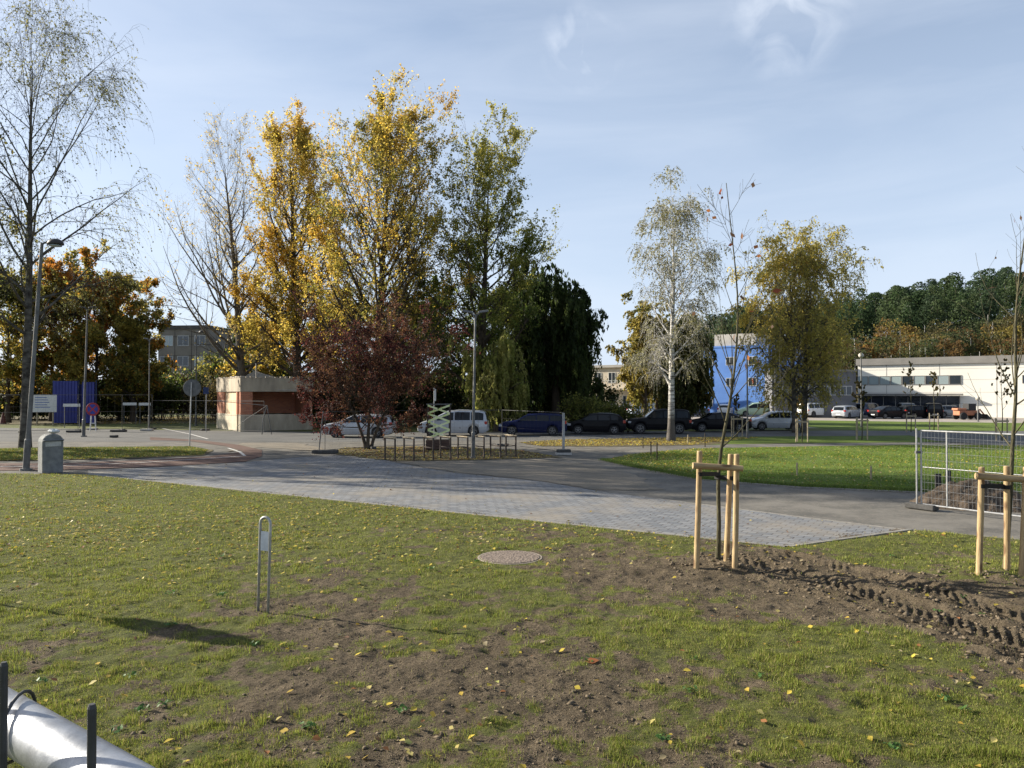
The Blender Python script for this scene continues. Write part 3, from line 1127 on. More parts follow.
def tree(name, label, cat, loc, H, R, r0, kind='poplar', pal=None, w=None, nl=20000, ls=0.12, bark=None, group=None, seed=1, t0=0.2, n1=45, n2=10, n3=6,
         lean=(0, 0), dens=None, prof=None, ang=None, zsel=None, asym=None, parts=True, leaf_t=0.25, long=1.3, trunks=None, wob=0.012):
    rng = np.random.default_rng(seed)
    th = thing(name, label, cat, loc, 0, group)
    trunks = trunks or [((0, 0), lean, 1.0)]
    LV = []
    tris = []
    for ti, ((ox, oy), ln, hs) in enumerate(trunks):
        K = 14
        tt_ = np.linspace(0, 1, K)
        h = H * hs
        tp = np.stack([ox + ln[0] * tt_ ** 1.2, oy + ln[1] * tt_ ** 1.2, tt_ * h - 0.05 * (tt_ == 0)], 1)
        wv = np.cumsum(rng.normal(0, wob * H / 3, (K, 2)), 0)
        wv = (wv - wv[0]) * (tt_ ** 0.6)[:, None] * 0.5
        tp[:, :2] += wv
        rad_ = r0 * hs * np.maximum((1 - tt_) ** 0.85, 0.03)
        rad_[0] *= 1.35
        P0, R0 = tp[None], rad_[None]
        LV.append((P0, R0, 10))
        N1 = n1 // len(trunks)
        ts = t0 + (1 - t0) * (np.arange(N1) + rng.random(N1) * 0.8) / N1
        ts = np.clip(ts, 0, 0.985)
        az = np.arange(N1) * 2.399 + rng.normal(0, 0.3, N1)
        u = (ts - t0) / (1 - t0)
        if prof is not None:
            rr_ = R * prof(u)
        elif kind == 'poplar':
            rr_ = R * (0.55 + 0.9 * u - 1.15 * u ** 2 + 0.05)
        elif kind in ('birch', 'willow'):
            rr_ = R * np.sqrt(np.clip(1 - (u * 0.98) ** 2.2, 0.02, 1)) * (0.75 + 0.25 * np.minimum(u * 4, 1))
        else:
            rr_ = R * np.sqrt(np.clip(1 - ((u - 0.35) / 0.68) ** 2, 0.06, 1))
        rr_ = rr_ * (0.8 + 0.4 * rng.random(N1))
        if asym is not None:
            rr_ = rr_ * asym(u, az)
        if kind == 'poplar':
            a1 = rad(62) - rad(32) * u
            b1, b1b = 0.04, 0.20
        elif kind == 'birch':
            a1 = rad(55) - rad(22) * u
            b1, b1b = 0.12, -0.14
        elif kind == 'willow':
            a1 = rad(50) - rad(25) * u
            b1, b1b = 0.10, -0.30
        elif kind == 'bare':
            a1 = rad(48) - rad(20) * u
            b1, b1b = 0.08, 0.10
        else:
            a1 = rad(70) - rad(40) * u
            b1, b1b = 0.06, 0.06
        if ang:
            a1 = a1 * ang
        a1 = a1 + rng.normal(0, 0.12, N1)
        L1 = rr_ / np.maximum(np.sin(a1 * (0.8 if kind == 'poplar' else 1)), 0.35)
        P1, R1 = grow(P0, R0, np.zeros(N1, int), ts, L1, a1, rng, K=8, bend=b1, bend2=b1b, noise=0.09, rratio=0.42, rmin=0.012, az=az)
        LV.append((P1, R1, 6))
        i2 = np.repeat(np.arange(N1), n2)
        t2 = rng.uniform(0.18, 0.97, len(i2))
        L2 = L1[i2] * (0.50 * (1 - t2 * 0.65)) * (0.6 + 0.7 * rng.random(len(i2)))
        L2 = np.maximum(L2, 0.025 * H)
        a2 = rad(45) + rng.normal(0, 0.25, len(i2))
        if kind == 'willow':
            P2, R2 = grow(P1, R1, i2, t2, L2 * 0.9 + 0.06 * H, a2, rng, K=7, bend=0.0, bend2=-0.9, noise=0.10, rratio=0.5, rmin=0.010)
        else:
            P2, R2 = grow(P1, R1, i2, t2, L2, a2, rng, K=6, bend={'poplar': 0.14, 'birch': 0.02, 'bare': 0.08}.get(kind, 0.05),
                          bend2=-0.25 if kind == 'birch' else None, noise=0.13, rratio=0.5, rmin=0.008)
        LV.append((P2, R2, 4))
        i3 = np.repeat(np.arange(len(i2)), n3)
        t3 = rng.uniform(0.15, 1.0, len(i3))
        if kind == 'willow':
            L3 = (0.10 + 0.16 * rng.random(len(i3))) * H
            P3, R3 = grow(P2, R2, i3, t3, L3, rng.uniform(0.3, 1.2, len(i3)), rng, K=7, bend=-0.9, noise=0.05, rratio=0.5, rmin=0.006)
        elif kind == 'birch':
            L3 = (0.035 + 0.055 * rng.random(len(i3))) * H
            P3, R3 = grow(P2, R2, i3, t3, L3, rng.uniform(0.4, 1.2, len(i3)), rng, K=5, bend=-0.55, noise=0.08, rratio=0.5, rmin=0.006)
        else:
            L3 = L2[i3] * (0.25 + 0.4 * rng.random(len(i3)))
            L3 = np.maximum(L3, 0.018 * H)
            P3, R3 = grow(P2, R2, i3, t3, L3, rng.uniform(0.4, 1.0, len(i3)), rng, K=4, bend=0.08, noise=0.15, rratio=0.5, rmin=0.0042)
        LV.append((P3, R3, 3))
        if nl:
            n_ = nl // len(trunks)
            i4 = rng.integers(0, len(P3), n_)
            c = interp(P3, i4, leaf_t + (1 - leaf_t) * rng.random(n_))
            c = c + rng.normal(0, ls * (0.35 if kind in ('willow', 'birch') else 0.8), c.shape)
            tris.append(c)
            i5 = rng.integers(0, len(P2), n_ // 5)
            c = interp(P2, i5, 0.4 + 0.6 * rng.random(n_ // 5)) + rng.normal(0, ls * 0.6, (n_ // 5, 3))
            tris.append(c)
    VV, FF, nb = [], [], 0
    for P_, R_, s_ in LV:
        V, F = tubes(P_, R_, s_)
        VV.append(V); FF.append(F + nb); nb += len(V)
    np_mesh('trunk', np.concatenate(VV), np.concatenate(FF), bark or M_bark_dk, th, smooth=True)
    if nl:
        C_ = np.concatenate(tris)
        C_ = C_[C_[:, 2] > 0.3]
        if dens is not None:
            hh = C_[:, 2] / H
            C_ = C_[rng.random(len(C_)) < dens(hh, C_)]
        gap = fbm(C_[:, 0] * 0.9 + 3, C_[:, 2] * 0.9 + C_[:, 1] * 0.6, 3, 90)
        C_ = C_[rng.random(len(C_)) < sstep(0.36, 0.52, gap) * 0.80 + 0.20]
        V, F = leaf_cloud(C_, ls, rng, long, hang={'willow': 2.5, 'birch': 1.0}.get(kind, 0.1))
        if zsel is not None:
            c = zsel(C_, rng)
        else:
            c = pal_colors(C_, pal, w, rng)
        np_mesh('crown', V, F, M_leafs2, th, fcol=c)
    return th


YEL = [(0.52, 0.32, 0.045), (0.60, 0.41, 0.065), (0.62, 0.47, 0.11), (0.42, 0.33, 0.06)]
OLV = [(0.12, 0.13, 0.03), (0.19, 0.18, 0.04), (0.28, 0.24, 0.055), (0.075, 0.095, 0.025)]
GRN = [(0.04, 0.065, 0.018), (0.07, 0.10, 0.022), (0.11, 0.13, 0.03)]
ORG = [(0.44, 0.18, 0.03), (0.52, 0.27, 0.045), (0.22, 0.19, 0.045), (0.13, 0.14, 0.035), (0.38, 0.31, 0.07)]

gp = lambda px, py: G(px, py) + (0,)

# 1 tall birch at the left
tree('birch_tree', 'tall sparse birch with drooping twigs, dark trunk beside the near left street lamp', 'tree', gp(25, 448), 20.8, 6.4, 0.25, 'birch',
     [(0.09, 0.10, 0.035), (0.15, 0.15, 0.055), (0.26, 0.24, 0.10)], (3, 3, 1), 15000, 0.07, M_birchdk, seed=5, t0=0.26, n1=38, n2=12, n3=8, lean=(0.1, 0.3))
# poplars
tree('poplar_tree', 'half bare poplar with thin yellow leaves, leftmost of the tall poplars', 'tree', (PX(245, 68), 68, 0), 23.6, 4.9, 0.42, 'poplar',
     [(0.46, 0.34, 0.10), (0.54, 0.42, 0.14), (0.40, 0.30, 0.12)], (2, 2, 1), 20000, 0.12, M_bark_gr, 'tall poplars behind the car park road', seed=8, t0=0.17, n1=46, n2=13, n3=7, lean=(-1.8, 0),
     dens=lambda h, C: np.where(h > 0.62, 0.22, np.where(C[:, 0] < -1.6, 0.12, 0.75)),
     prof=lambda u: 0.95 - 0.55 * u ** 1.1, asym=lambda u, a: np.where((np.sin(a) > 0.2) & (u < 0.4), 1.6, 1.0))
tree('poplar_tree', 'golden poplar with dense yellow foliage behind the brick kiosk', 'tree', (PX(298, 66), 66, 0), 24.2, 4.8, 0.46, 'poplar', YEL, (2, 3, 2, 2), 88000, 0.115,
     M_bark_dk, 'tall poplars behind the car park road', seed=12, t0=0.16, n1=70, n2=12, n3=7, lean=(-0.8, 0), prof=lambda u: 0.95 + 0.15 * u - 0.85 * u ** 2,
     dens=lambda h, C: np.where(h > 0.8, 0.65, 1.0))
tree('poplar_tree', 'tallest golden poplar with spreading lower limbs above the dark red tree', 'tree', (PX(377, 60), 60, 0), 21.9, 5.8, 0.44, 'poplar', YEL + [(0.2, 0.19, 0.04)], (2, 3, 2, 3, 2), 104000, 0.11,
     M_bark_dk, 'tall poplars behind the car park road', seed=3, t0=0.14, n1=62, n2=12, n3=7, lean=(1.0, 0), prof=lambda u: 1.12 - 0.25 * u - 0.62 * u ** 3,
     asym=lambda u, a: np.where(u < 0.12, 1.25, 1.0), dens=lambda h, C: np.where(h > 0.8, 0.7, 0.85))


def col_c(C_, rng):
    f = np.clip((C_[:, 2] / 24 - 0.35) * 1.6 + rng.normal(0, 0.25, len(C_)) + 1.2 * (fbm(C_[:, 0] * .5, C_[:, 2] * .5, 2, 31) - .5), 0, 1)[:, None]
    return (np.array([[0.10, 0.14, 0.026]]) * (1 - f) + np.array([[0.40, 0.36, 0.08]]) * f) * (0.65 + 0.7 * rng.random((len(C_), 1)))


tree('poplar_tree', 'green and yellow poplar with open top behind the double street lamp', 'tree', (PX(480, 61), 61, 0), 19.4, 4.5, 0.42, 'poplar', nl=84000, ls=0.115, bark=M_bark_dk,
     group='tall poplars behind the car park road', seed=22, t0=0.12, n1=56, n2=11, n3=6, lean=(0.5, 0), prof=lambda u: 1.12 - 0.2 * u - 0.50 * u ** 3,
     zsel=col_c, dens=lambda h, C: np.where(h > 0.78, 0.55, 0.9), w=None)
# dark red plum
tree('plum_tree', 'low dark red leaved tree in the leafy bed by the bike racks', 'tree', gp(366, 449), 3.8, 3.0, 0.10, 'broad', [(0.085, 0.025, 0.022), (0.12, 0.036, 0.030), (0.050, 0.020, 0.018), (0.13, 0.065, 0.035)], (3, 2, 3, 1),
     46000, 0.065, M_bark_dk, seed=31, t0=0.24, n1=56, n2=9, n3=6, trunks=[((0, 0), (-1.5, 0.2), 0.95), ((0.08, 0), (0.3, -0.3), 1.0), ((0.22, 0.1), (1.5, 0.3), 0.93)], leaf_t=0.1)
# weeping willow (dark) and a pale one
tree('willow_tree', 'large dark green weeping willow with foliage hanging to the parked cars', 'tree', (PX(556, 66), 66, 0), 9.6, 3.3, 0.45, 'willow', [(0.030, 0.048, 0.016), (0.046, 0.070, 0.020), (0.07, 0.095, 0.028)], (3, 2, 1),
     70000, 0.16, M_bark_dk, seed=41, t0=0.40, n1=44, n2=11, n3=5, long=2.6, leaf_t=0.0, prof=lambda u: 1.05 - 0.25 * u, ang=1.25)
tree('willow_tree', 'pale yellow green weeping willow low behind the silver minivan', 'tree', (PX(496, 57), 57, 0), 5.0, 2.3, 0.2, 'willow', [(0.20, 0.23, 0.05), (0.26, 0.28, 0.07), (0.34, 0.33, 0.10)], (2, 2, 1),
     26000, 0.10, M_bark_dk, seed=43, t0=0.15, n1=30, n2=9, n3=5, long=2.4, leaf_t=0.0)
# white birch
tree('birch_tree', 'white barked birch with thin pale foliage standing on the leafy strip', 'tree', gp(671, 441), 13.6, 3.0, 0.22, 'birch', [(0.22, 0.21, 0.08), (0.32, 0.30, 0.15), (0.16, 0.15, 0.05)], (2, 2, 1),
     24000, 0.06, M_birch, seed=51, t0=0.22, n1=38, n2=10, n3=8, lean=(0.3, 0))
# golden birch pair at right
tree('birch_tree', 'golden birch with two close dark trunks right of the silver hatchback', 'tree', gp(800, 432.5), 12.8, 4.0, 0.22, 'birch', [(0.50, 0.41, 0.09), (0.62, 0.50, 0.12), (0.44, 0.38, 0.09), (0.34, 0.30, 0.08)], (2, 3, 2, 2),
     64000, 0.095, M_birchdk, seed=63, t0=0.14, n1=88, n2=12, n3=7, trunks=[((-0.35, 0), (-0.4, 0.1), 0.90), ((0.38, 0.2), (0.4, 0), 1.0)])
# mid distance background birches and willows
bg_trees = [
    ('birch_tree', 'olive gold birch rising beside the cream villa', 645, 75, 9.6, 2.8, 'birch', OLV[1:] + [(0.36, 0.29, 0.07), (0.30, 0.24, 0.06)], (1, 2, 1, 2, 2), 40000, 0.14, 101),
    ('willow_tree', 'dark olive weeping tree behind the white birch', 684, 62, 7.4, 1.9, 'willow', [(0.12, 0.12, 0.03), (0.18, 0.16, 0.04), (0.25, 0.2, 0.05), (0.09, 0.1, 0.03)], (3, 2, 1, 3), 34000, 0.14, 102),
    ('birch_tree', 'olive weeping birch left behind the white birch trunk', 657, 77, 9.2, 2.4, 'willow', OLV[1:] + [(0.34, 0.28, 0.07)], (2, 2, 1, 2), 30000, 0.14, 103),
    ('maple_tree', 'orange and green maple spreading over the blue hoarding', 96, 78, 10.8, 6.2, 'broad', ORG, (3, 3, 2, 2, 2), 80000, 0.19, 104),
    ('maple_tree', 'smaller orange tree between the maple and the apartment block', 133, 77, 8.6, 2.6, 'broad', ORG, (3, 2, 3, 3, 1), 26000, 0.19, 105),
    ('deciduous_tree', 'olive brown tree behind the left birch trunk', 52, 78, 11.5, 4.8, 'broad', OLV + [(0.30, 0.16, 0.03)], (2, 2, 2, 2, 2), 24000, 0.20, 106),
    ('deciduous_tree', 'yellowish tree at the far left edge behind the lamp', 8, 74, 11.0, 5.0, 'broad', OLV + [(0.30, 0.22, 0.04)], (2, 2, 2, 1, 2), 22000, 0.20, 107),
    ('deciduous_tree', 'green tree filling the gap left of the half bare poplar low down', 262, 84, 8.0, 4.0, 'broad', GRN + YEL, (3, 3, 3, 2, 2, 1, 1), 18000, 0.22, 108),
    ('deciduous_tree', 'dark green tree between the two golden poplars low down', 336, 78, 8.0, 4.5, 'broad', OLV + YEL, (3, 3, 2, 3, 2, 1, 1, 1), 26000, 0.22, 109),
    ('deciduous_tree', 'olive green tree behind the dark red tree crown', 420, 74, 8.2, 5.0, 'broad', OLV + GRN, (2, 2, 1, 3, 3, 2, 2), 28000, 0.2, 110),
    ('deciduous_tree', 'shaded olive tree between the green poplar and the dark willow', 516, 72, 10.0, 3.8, 'broad', OLV + GRN, (2, 2, 1, 3, 3, 2, 2), 26000, 0.2, 111),
    ('deciduous_tree', 'olive yellow tree left behind the half bare poplar', 214, 92, 4.6, 3.0, 'broad', OLV, (2, 2, 2, 1), 9000, 0.2, 112),
]
for nm, lb, px, Y, H_, R_, kd, pl, w_, nl_, ls_, sd in bg_trees:
    tree(nm, lb, 'tree', (PX(px, Y), Y, 0), H_, R_, 0.22 if kd != 'broad' else 0.27, kd, pl, w_, nl_, ls_, M_bark_dk, seed=sd, t0=0.16 if kd == 'broad' else 0.2,
         n1=34, n2=8, n3=5, long=2.0 if kd == 'willow' else 1.3)

tree('birch_tree', 'birch standing out of view at the left beyond the frame edge', 'tree', (-33.5, 39.4, 0), 19.5, 5.4, 0.3, 'birch', OLV, (3, 3, 2, 2), 60000, 0.13, M_birchdk, seed=71, t0=0.2, n1=46, n2=11, n3=7)
# shrubs / hedge masses
def shrub(name, label, px, Y, w_, h, pal, w, n, ls, seed, depth=None, group=None):
    rng = np.random.default_rng(seed)
    th = thing(name, label, 'shrub', (PX(px, Y), Y, 0), 0, group)
    K = 60
    d_ = depth or w_ * 0.6
    a = rng.random(K) * 2 * PI
    base = np.stack([rng.normal(0, w_ * 0.22, K), rng.normal(0, d_ * 0.2, K), np.zeros(K)], 1)
    tip = base + np.stack([np.cos(a) * w_ * 0.26, np.sin(a) * d_ * 0.26, h * (0.6 + 0.4 * rng.random(K))], 1)
    tk = np.linspace(0, 1, 5)[None, :, None]
    P = base[:, None] * (1 - tk) + tip[:, None] * tk + rng.normal(0, 0.05, (K, 5, 3)) * tk
    P[..., 2] = np.maximum(P[..., 2], -0.03)
    R_ = 0.03 * (1 - 0.8 * np.linspace(0, 1, 5))[None].repeat(K, 0)
    i2 = np.repeat(np.arange(K), 9)
    P2, R2 = grow(P, R_, i2, rng.uniform(0.2, 1, len(i2)), h * 0.3 * (0.5 + rng.random(len(i2))), rng.uniform(0.4, 1.2, len(i2)), rng, K=4, bend=0.05)
    V1, F1 = tubes(P, R_, 4)
    V2, F2 = tubes(P2, R2, 3)
    np_mesh('stems', np.concatenate([V1, V2]), np.concatenate([F1, F2 + len(V1)]), M_bark_dk, th)
    c = interp(P2, rng.integers(0, len(P2), n), rng.random(n)) + rng.normal(0, ls * 1.2, (n, 3))
    c = c[c[:, 2] > 0.05]
    V, F = leaf_cloud(c, ls, rng)
    np_mesh('foliage', V, F, M_leafs2, th, fcol=pal_colors(c, pal, w, rng, 0.8))
    return th


YG = [(0.15, 0.17, 0.035), (0.22, 0.22, 0.05), (0.10, 0.12, 0.03)]
DK = [(0.03, 0.045, 0.014), (0.05, 0.07, 0.02), (0.09, 0.07, 0.03)]
for a in [
    ('shrub', 'dark green shrub under the orange maple left part', 118, 80, 7, 4.0, GRN, (2, 2, 1), 9000, 0.2, 201),
    ('shrub', 'bright green shrub right of the blue hoarding', 150, 82, 6, 4.6, GRN, (1, 2, 2), 9000, 0.2, 202),
    ('shrub', 'dark hedge below the apartment block windows', 186, 86, 8, 4.8, DK, (2, 2, 1), 11000, 0.2, 203),
    ('shrub', 'brown twiggy shrub left behind the brick kiosk', 222, 80, 5, 4.6, [(0.12, 0.10, 0.05), (0.09, 0.08, 0.04), (0.2, 0.15, 0.05)], (1, 1, 1), 4000, 0.16, 204),
    ('shrub', 'dark shrub left of the maple behind the info board', 70, 86, 9, 4.6, DK, (2, 2, 1), 12000, 0.22, 205),
    ('shrub', 'dark shrub at the far left edge of the view', 18, 84, 10, 4.4, DK, (2, 2, 1), 12000, 0.22, 206),
    ('shrub', 'dense dark shrub behind the silver estate car', 350, 68, 9, 4.2, DK, (2, 2, 2), 13000, 0.18, 207),
    ('shrub', 'dense dark shrub behind the taped planter frame', 418, 68, 8, 4.6, DK, (2, 2, 2), 13000, 0.18, 208),
    ('shrub', 'yellow green shrub behind the dark blue estate car', 512, 66, 5, 4.0, YG, (2, 1, 2), 9000, 0.16, 209),
    ('shrub', 'dark shrub under the weeping willow', 560, 72, 8, 4.0, DK, (2, 2, 1), 11000, 0.18, 210),
    ('shrub', 'low yellow green shrub between the black hatchback and black off-roader', 612, 56, 3.2, 1.9, YG, (2, 2, 1), 6500, 0.12, 211),
    ('shrub', 'low yellow green shrub left of the villa terrace', 584, 58, 2.4, 2.4, YG, (2, 2, 1), 4500, 0.12, 212),
    ('shrub', 'dark shrub behind the brick kiosk right end', 315, 72, 6, 3.6, DK + [(0.3, 0.22, 0.04)], (2, 2, 2, 1), 9000, 0.18, 213),
]:
    shrub(*a)


def young_tree(label, loc, pts, r0, seed, branches, H, leaves=24, group=None, ls=0.07, low=0.25, nb2=3, pal=None, name='young_tree'):
    rng = np.random.default_rng(seed)
    th = thing(name, label, 'tree', loc, 0, group)
    P = np.array(pts, float)
    # densify trunk with a smooth curve
    K = 18
    s_ = np.linspace(0, len(P) - 1, K)
    k = np.minimum(s_.astype(int), len(P) - 2)
    fr = (s_ - k)[:, None]
    P0 = (P[k] * (1 - fr) + P[k + 1] * fr)
    P0[1:-1] = (P0[:-2] + 2 * P0[1:-1] + P0[2:]) / 4
    P0 = P0[None]
    R0 = (r0 * (1 - 0.86 * np.linspace(0, 1, K) ** 0.9))[None]
    R0[0, 0] *= 1.25
    ts = low + (0.97 - low) * rng.random(branches) ** 0.9
    u = (ts - low) / (1 - low)
    L1 = H * (0.30 - 0.20 * u) * (0.7 + 0.6 * rng.random(branches))
    P1, R1 = grow(P0, R0, np.zeros(branches, int), ts, L1, rad(38) + rng.normal(0, 0.15, branches), rng, K=7, bend=0.10, noise=0.08, rratio=0.45, rmin=0.004)
    i2 = np.repeat(np.arange(branches), nb2)
    P2, R2 = grow(P1, R1, i2, rng.uniform(0.25, 0.95, len(i2)), L1[i2] * (0.2 + 0.3 * rng.random(len(i2))), rad(38) + rng.normal(0, 0.2, len(i2)), rng, K=5, bend=0.06, noise=0.10, rratio=0.55, rmin=0.003)
    VV, FF, nb = [], [], 0
    for P_, R_, sd in ((P0, R0, 12), (P1, R1, 6), (P2, R2, 4)):
        V, F = tubes(P_, R_, sd)
        VV.append(V); FF.append(F + nb); nb += len(V)
    np_mesh('trunk', np.concatenate(VV), np.concatenate(FF), M_bark_yg, th, smooth=True)
    if leaves:
        c = interp(P2, rng.integers(0, len(P2), leaves), 0.5 + 0.5 * rng.random(leaves)) - np.array([[0, 0, ls * 0.6]])
        V, F = leaf_cloud(c, ls, rng, 1.5, 1.0)
        pal = pal or [(0.20, 0.06, 0.03), (0.12, 0.07, 0.04), (0.3, 0.12, 0.04)]
        np_mesh('crown', V, F, M_leafs2, th, fcol=np.array(pal)[rng.integers(0, len(pal), len(c))])
    return th


ax, ay = STAKE_A
sA = lambda px, py, Y=ay: (PX(px, Y) - PX(717, ay), Y - ay, ZH(py, Y))
young_tree('bare young tree with a few brown leaves, tied between the left wooden stakes', (PX(717, ay), ay, 0),
           [(0.0, 0, 0.02), sA(719, 520), sA(717, 480), sA(722, 440), sA(731, 400), sA(737, 350), sA(739, 300), sA(734, 250), sA(727, 183)], 0.040, 303, 22, 6.1, 26, None, 0.07, 0.34, 4)
bx, by = STAKE_B
sB = lambda px, py: (PX(px, by) - PX(1003, by), 0, ZH(py, by))
young_tree('bare crooked young tree tied between the right wooden stakes', (PX(1003, by), by, 0),
           [(0, 0, 0.02), sB(1006, 540), sB(1010, 490), sB(1012, 440), sB(1017, 390), sB(1015, 340), sB(1018, 290), sB(1026, 240), sB(1034, 170)], 0.042, 309, 20, 5.8, 8, None, 0.06, 0.3, 3)

# little planted trees at the far lawn edge, each between thin stakes
M_stake_far = mat('weathered_stake', (0.40, 0.33, 0.22), (0.26, 0.21, 0.14), 6, 0.85)
GP = [(0.07, 0.09, 0.03), (0.13, 0.12, 0.04), (0.22, 0.13, 0.04)]


def stake_frame(label, x, y, h=1.35, w_=0.75, group='stake frames round the small planted trees'):
    th = thing('stake_frame', label, 'stakes', (x, y, 0), 0.2, group)
    for sx_ in (-1, 1):
        MB().tube([(sx_ * w_ / 2, 0, -0.05), (sx_ * w_ / 2, 0, h)], 0.04, 8).build('stake', M_stake_far, th)
    MB().tube([(0, w_ * .6, -0.05), (0, w_ * .6, h)], 0.04, 8).build('stake', M_stake_far, th)
    m_ = MB()
    m_.box(-w_ / 2 - 0.06, w_ / 2 + 0.06, -0.065, -0.043, h - 0.22, h - 0.12)
    m_.build('crossbar', M_stake_far, th)
    return th


far_young = [(911, 432, 365, 'narrow young leafy tree, left of the pair before the white hall', 24), (934, 431, 373, 'compact young green tree, right of the pair before the white hall', 40),
             (1002, 441, 362, 'slim young tree before the dark window band of the white hall', 34), (802, 442, 396, 'spindly young tree in front of the golden birch trunks', 16),
             (737, 437, 395, 'spindly young tree by the dark sedan', 16), (862, 440, 378, 'young leafy tree in front of the far parked cars', 34)]
for i, (px, py, pt, lb, nlv) in enumerate(far_young):
    x_, y_ = G(px, py)
    H_ = ZH(pt, y_)
    young_tree(lb, (x_, y_, 0), [(0, 0, 0), (0.05, 0, H_ * 0.35), (-0.03, 0, H_ * 0.7), (0.02, 0, H_)], 0.035, 320 + i, 16, H_ * 0.75, nlv * 30, 'small planted trees on the far lawn edge', 0.085, 0.35, 3, GP)
    stake_frame(['stakes round the left of the two young trees before the white hall', 'stakes round the compact green young tree before the white hall', 'stakes round the slim tree before the dark window band',
                 'stakes in front of the golden birch trunks', 'stakes round the thin tree by the dark sedan', 'stakes in front of the far parked cars'][i], x_, y_)

# ------------------------------------------------------------------ hill and forest
def hill_h(x, y):
    a = x / np.maximum(y, 1)
    top = np.interp(a, [-0.05, 0.10, 0.22, 0.34, 0.47, 0.6, 0.8, 1.2], [0, 2, 12, 18, 22, 28, 32, 34])
    return top * sstep(150, 262, y)


hx = np.linspace(-40, 420, 70)
hy = np.linspace(140, 480, 50)
HX, HY = np.meshgrid(hx, hy)
HZ = hill_h(HX, HY) - 0.09
i_ = np.arange(HX.size).reshape(HX.shape)
F = np.stack([i_[:-1, :-1].ravel(), i_[:-1, 1:].ravel(), i_[1:, 1:].ravel(), i_[1:, :-1].ravel()], 1)
tag(np_mesh('hill', np.stack([HX.ravel(), HY.ravel(), HZ.ravel()], 1), F, M_leafbed, smooth=True), kind='structure')


def proto_crown(kind, rng, n, ls):
    """unit height tree crown leaf centres"""
    if kind == 'pine':
        z = 0.25 + 0.75 * rng.random(n) ** 0.8
        r = 0.21 * (1.03 - z) ** 0.45 * (0.55 + 0.45 * rng.random(n)) * 1.35
        a = rng.random(n) * 2 * PI
        lay = 0.7 + 0.5 * (np.sin(z * 55 + np.floor(a * 1.3) * 1.7) > -0.2)
        r = r * lay
        return np.stack([np.cos(a) * r, np.sin(a) * r, z - 0.25 * r], 1)
    k = 14
    c = np.stack([rng.normal(0, 0.13, k), rng.normal(0, 0.13, k), rng.uniform(0.3, 0.9, k) if kind != 'bush' else rng.uniform(0.05, 0.75, k)], 1)
    if kind == 'bush':
        c[:, :2] *= 2.2
    w_ = rng.uniform(0.07, 0.13, k)
    i = rng.integers(0, k, n)
    v = norm(rng.normal(0, 1, (n, 3))) * (w_[i] * (0.6 + 0.4 * rng.random(n)))[:, None]
    return c[i] + v


def forest(name, label, specs, pal, seed, kind, n, ls, trunkc):
    rng = np.random.default_rng(seed)
    P_ = [proto_crown(kind, np.random.default_rng(seed + 50 + j), n, ls) for j in range(7)]
    Cs, Col, TP, TR = [], [], [], []
    for (x_, y_, z_, h_) in specs:
        p = P_[rng.integers(0, 7)]
        a = rng.random() * 2 * PI
        R2 = np.array([[math.cos(a), -math.sin(a), 0], [math.sin(a), math.cos(a), 0], [0, 0, 1]])
        wd = rng.uniform(0.85, 1.3)
        q = (p @ R2.T) * np.array([h_ * wd, h_ * wd, h_]) + np.array([x_, y_, z_])
        base_ = np.array(pal[rng.integers(0, len(pal))])
        Cs.append(q)
        Col.append(base_[None] * (0.65 + 0.7 * rng.random((n, 1))))
        TP.append([[x_, y_, z_ - 0.3], [x_ + .1, y_, z_ + h_ * 0.4], [x_, y_, z_ + h_ * 0.85]])
        TR.append([0.2, 0.13, 0.04])
    C_ = np.concatenate(Cs)
    V, F = leaf_cloud(C_, ls, rng, 1.2)
    V2, F2 = tubes(np.array(TP), np.array(TR), 5)
    th = thing(name, label, 'forest')
    del th['label'], th['category']
    bpy.data.objects.remove(th)
    o1 = np_mesh(name, V, F, M_leafs2, None, fcol=np.concatenate(Col))
    o1['kind'] = 'stuff'
    o2 = np_mesh('forest_trunks', V2, F2, trunkc)
    o2['kind'] = 'stuff'


rr = random.Random(77)
sp = []
for k in range(330):
    Y = rr.uniform(205, 300)
    a = rr.uniform(0.16, 0.95)
    x_ = a * Y
    sp.append((x_, Y, float(hill_h(np.array(x_), np.array(Y))) - 0.5, rr.uniform(14, 17.5)))
forest('evergreen_forest', 'dark pine wood on the hill', sp, [(0.045, 0.075, 0.032), (0.058, 0.092, 0.038), (0.075, 0.105, 0.045), (0.052, 0.08, 0.042)], 500, 'pine', 1300, 0.40, M_bark_dk)
sp = []
for k in range(120):
    Y = rr.uniform(150, 198)
    a = rr.uniform(0.40, 0.95)
    x_ = a * Y
    sp.append((x_, Y, float(hill_h(np.array(x_), np.array(Y))) - 0.3, rr.uniform(12.5, 16.5)))
forest('autumn_forest', 'brown and gold wood at the foot of the hill', sp,
       [(0.13, 0.08, 0.03), (0.16, 0.105, 0.035), (0.12, 0.10, 0.04), (0.095, 0.09, 0.035), (0.19, 0.11, 0.03), (0.055, 0.07, 0.028), (0.07, 0.085, 0.03), (0.20, 0.16, 0.04), (0.11, 0.085, 0.05)], 520, 'broad', 900, 0.38, M_birch)
sp = []
for k in range(130):
    Y = rr.uniform(120, 200)
    a = rr.uniform(-0.95, 0.12)
    sp.append((a * Y, Y, -0.05, rr.uniform(6, 9)))
forest('background_wood', 'mixed wood far behind the left trees', sp, [(0.08, 0.085, 0.03), (0.13, 0.10, 0.03), (0.05, 0.065, 0.02), (0.20, 0.12, 0.03)], 540, 'broad', 420, 0.5, M_bark_dk)

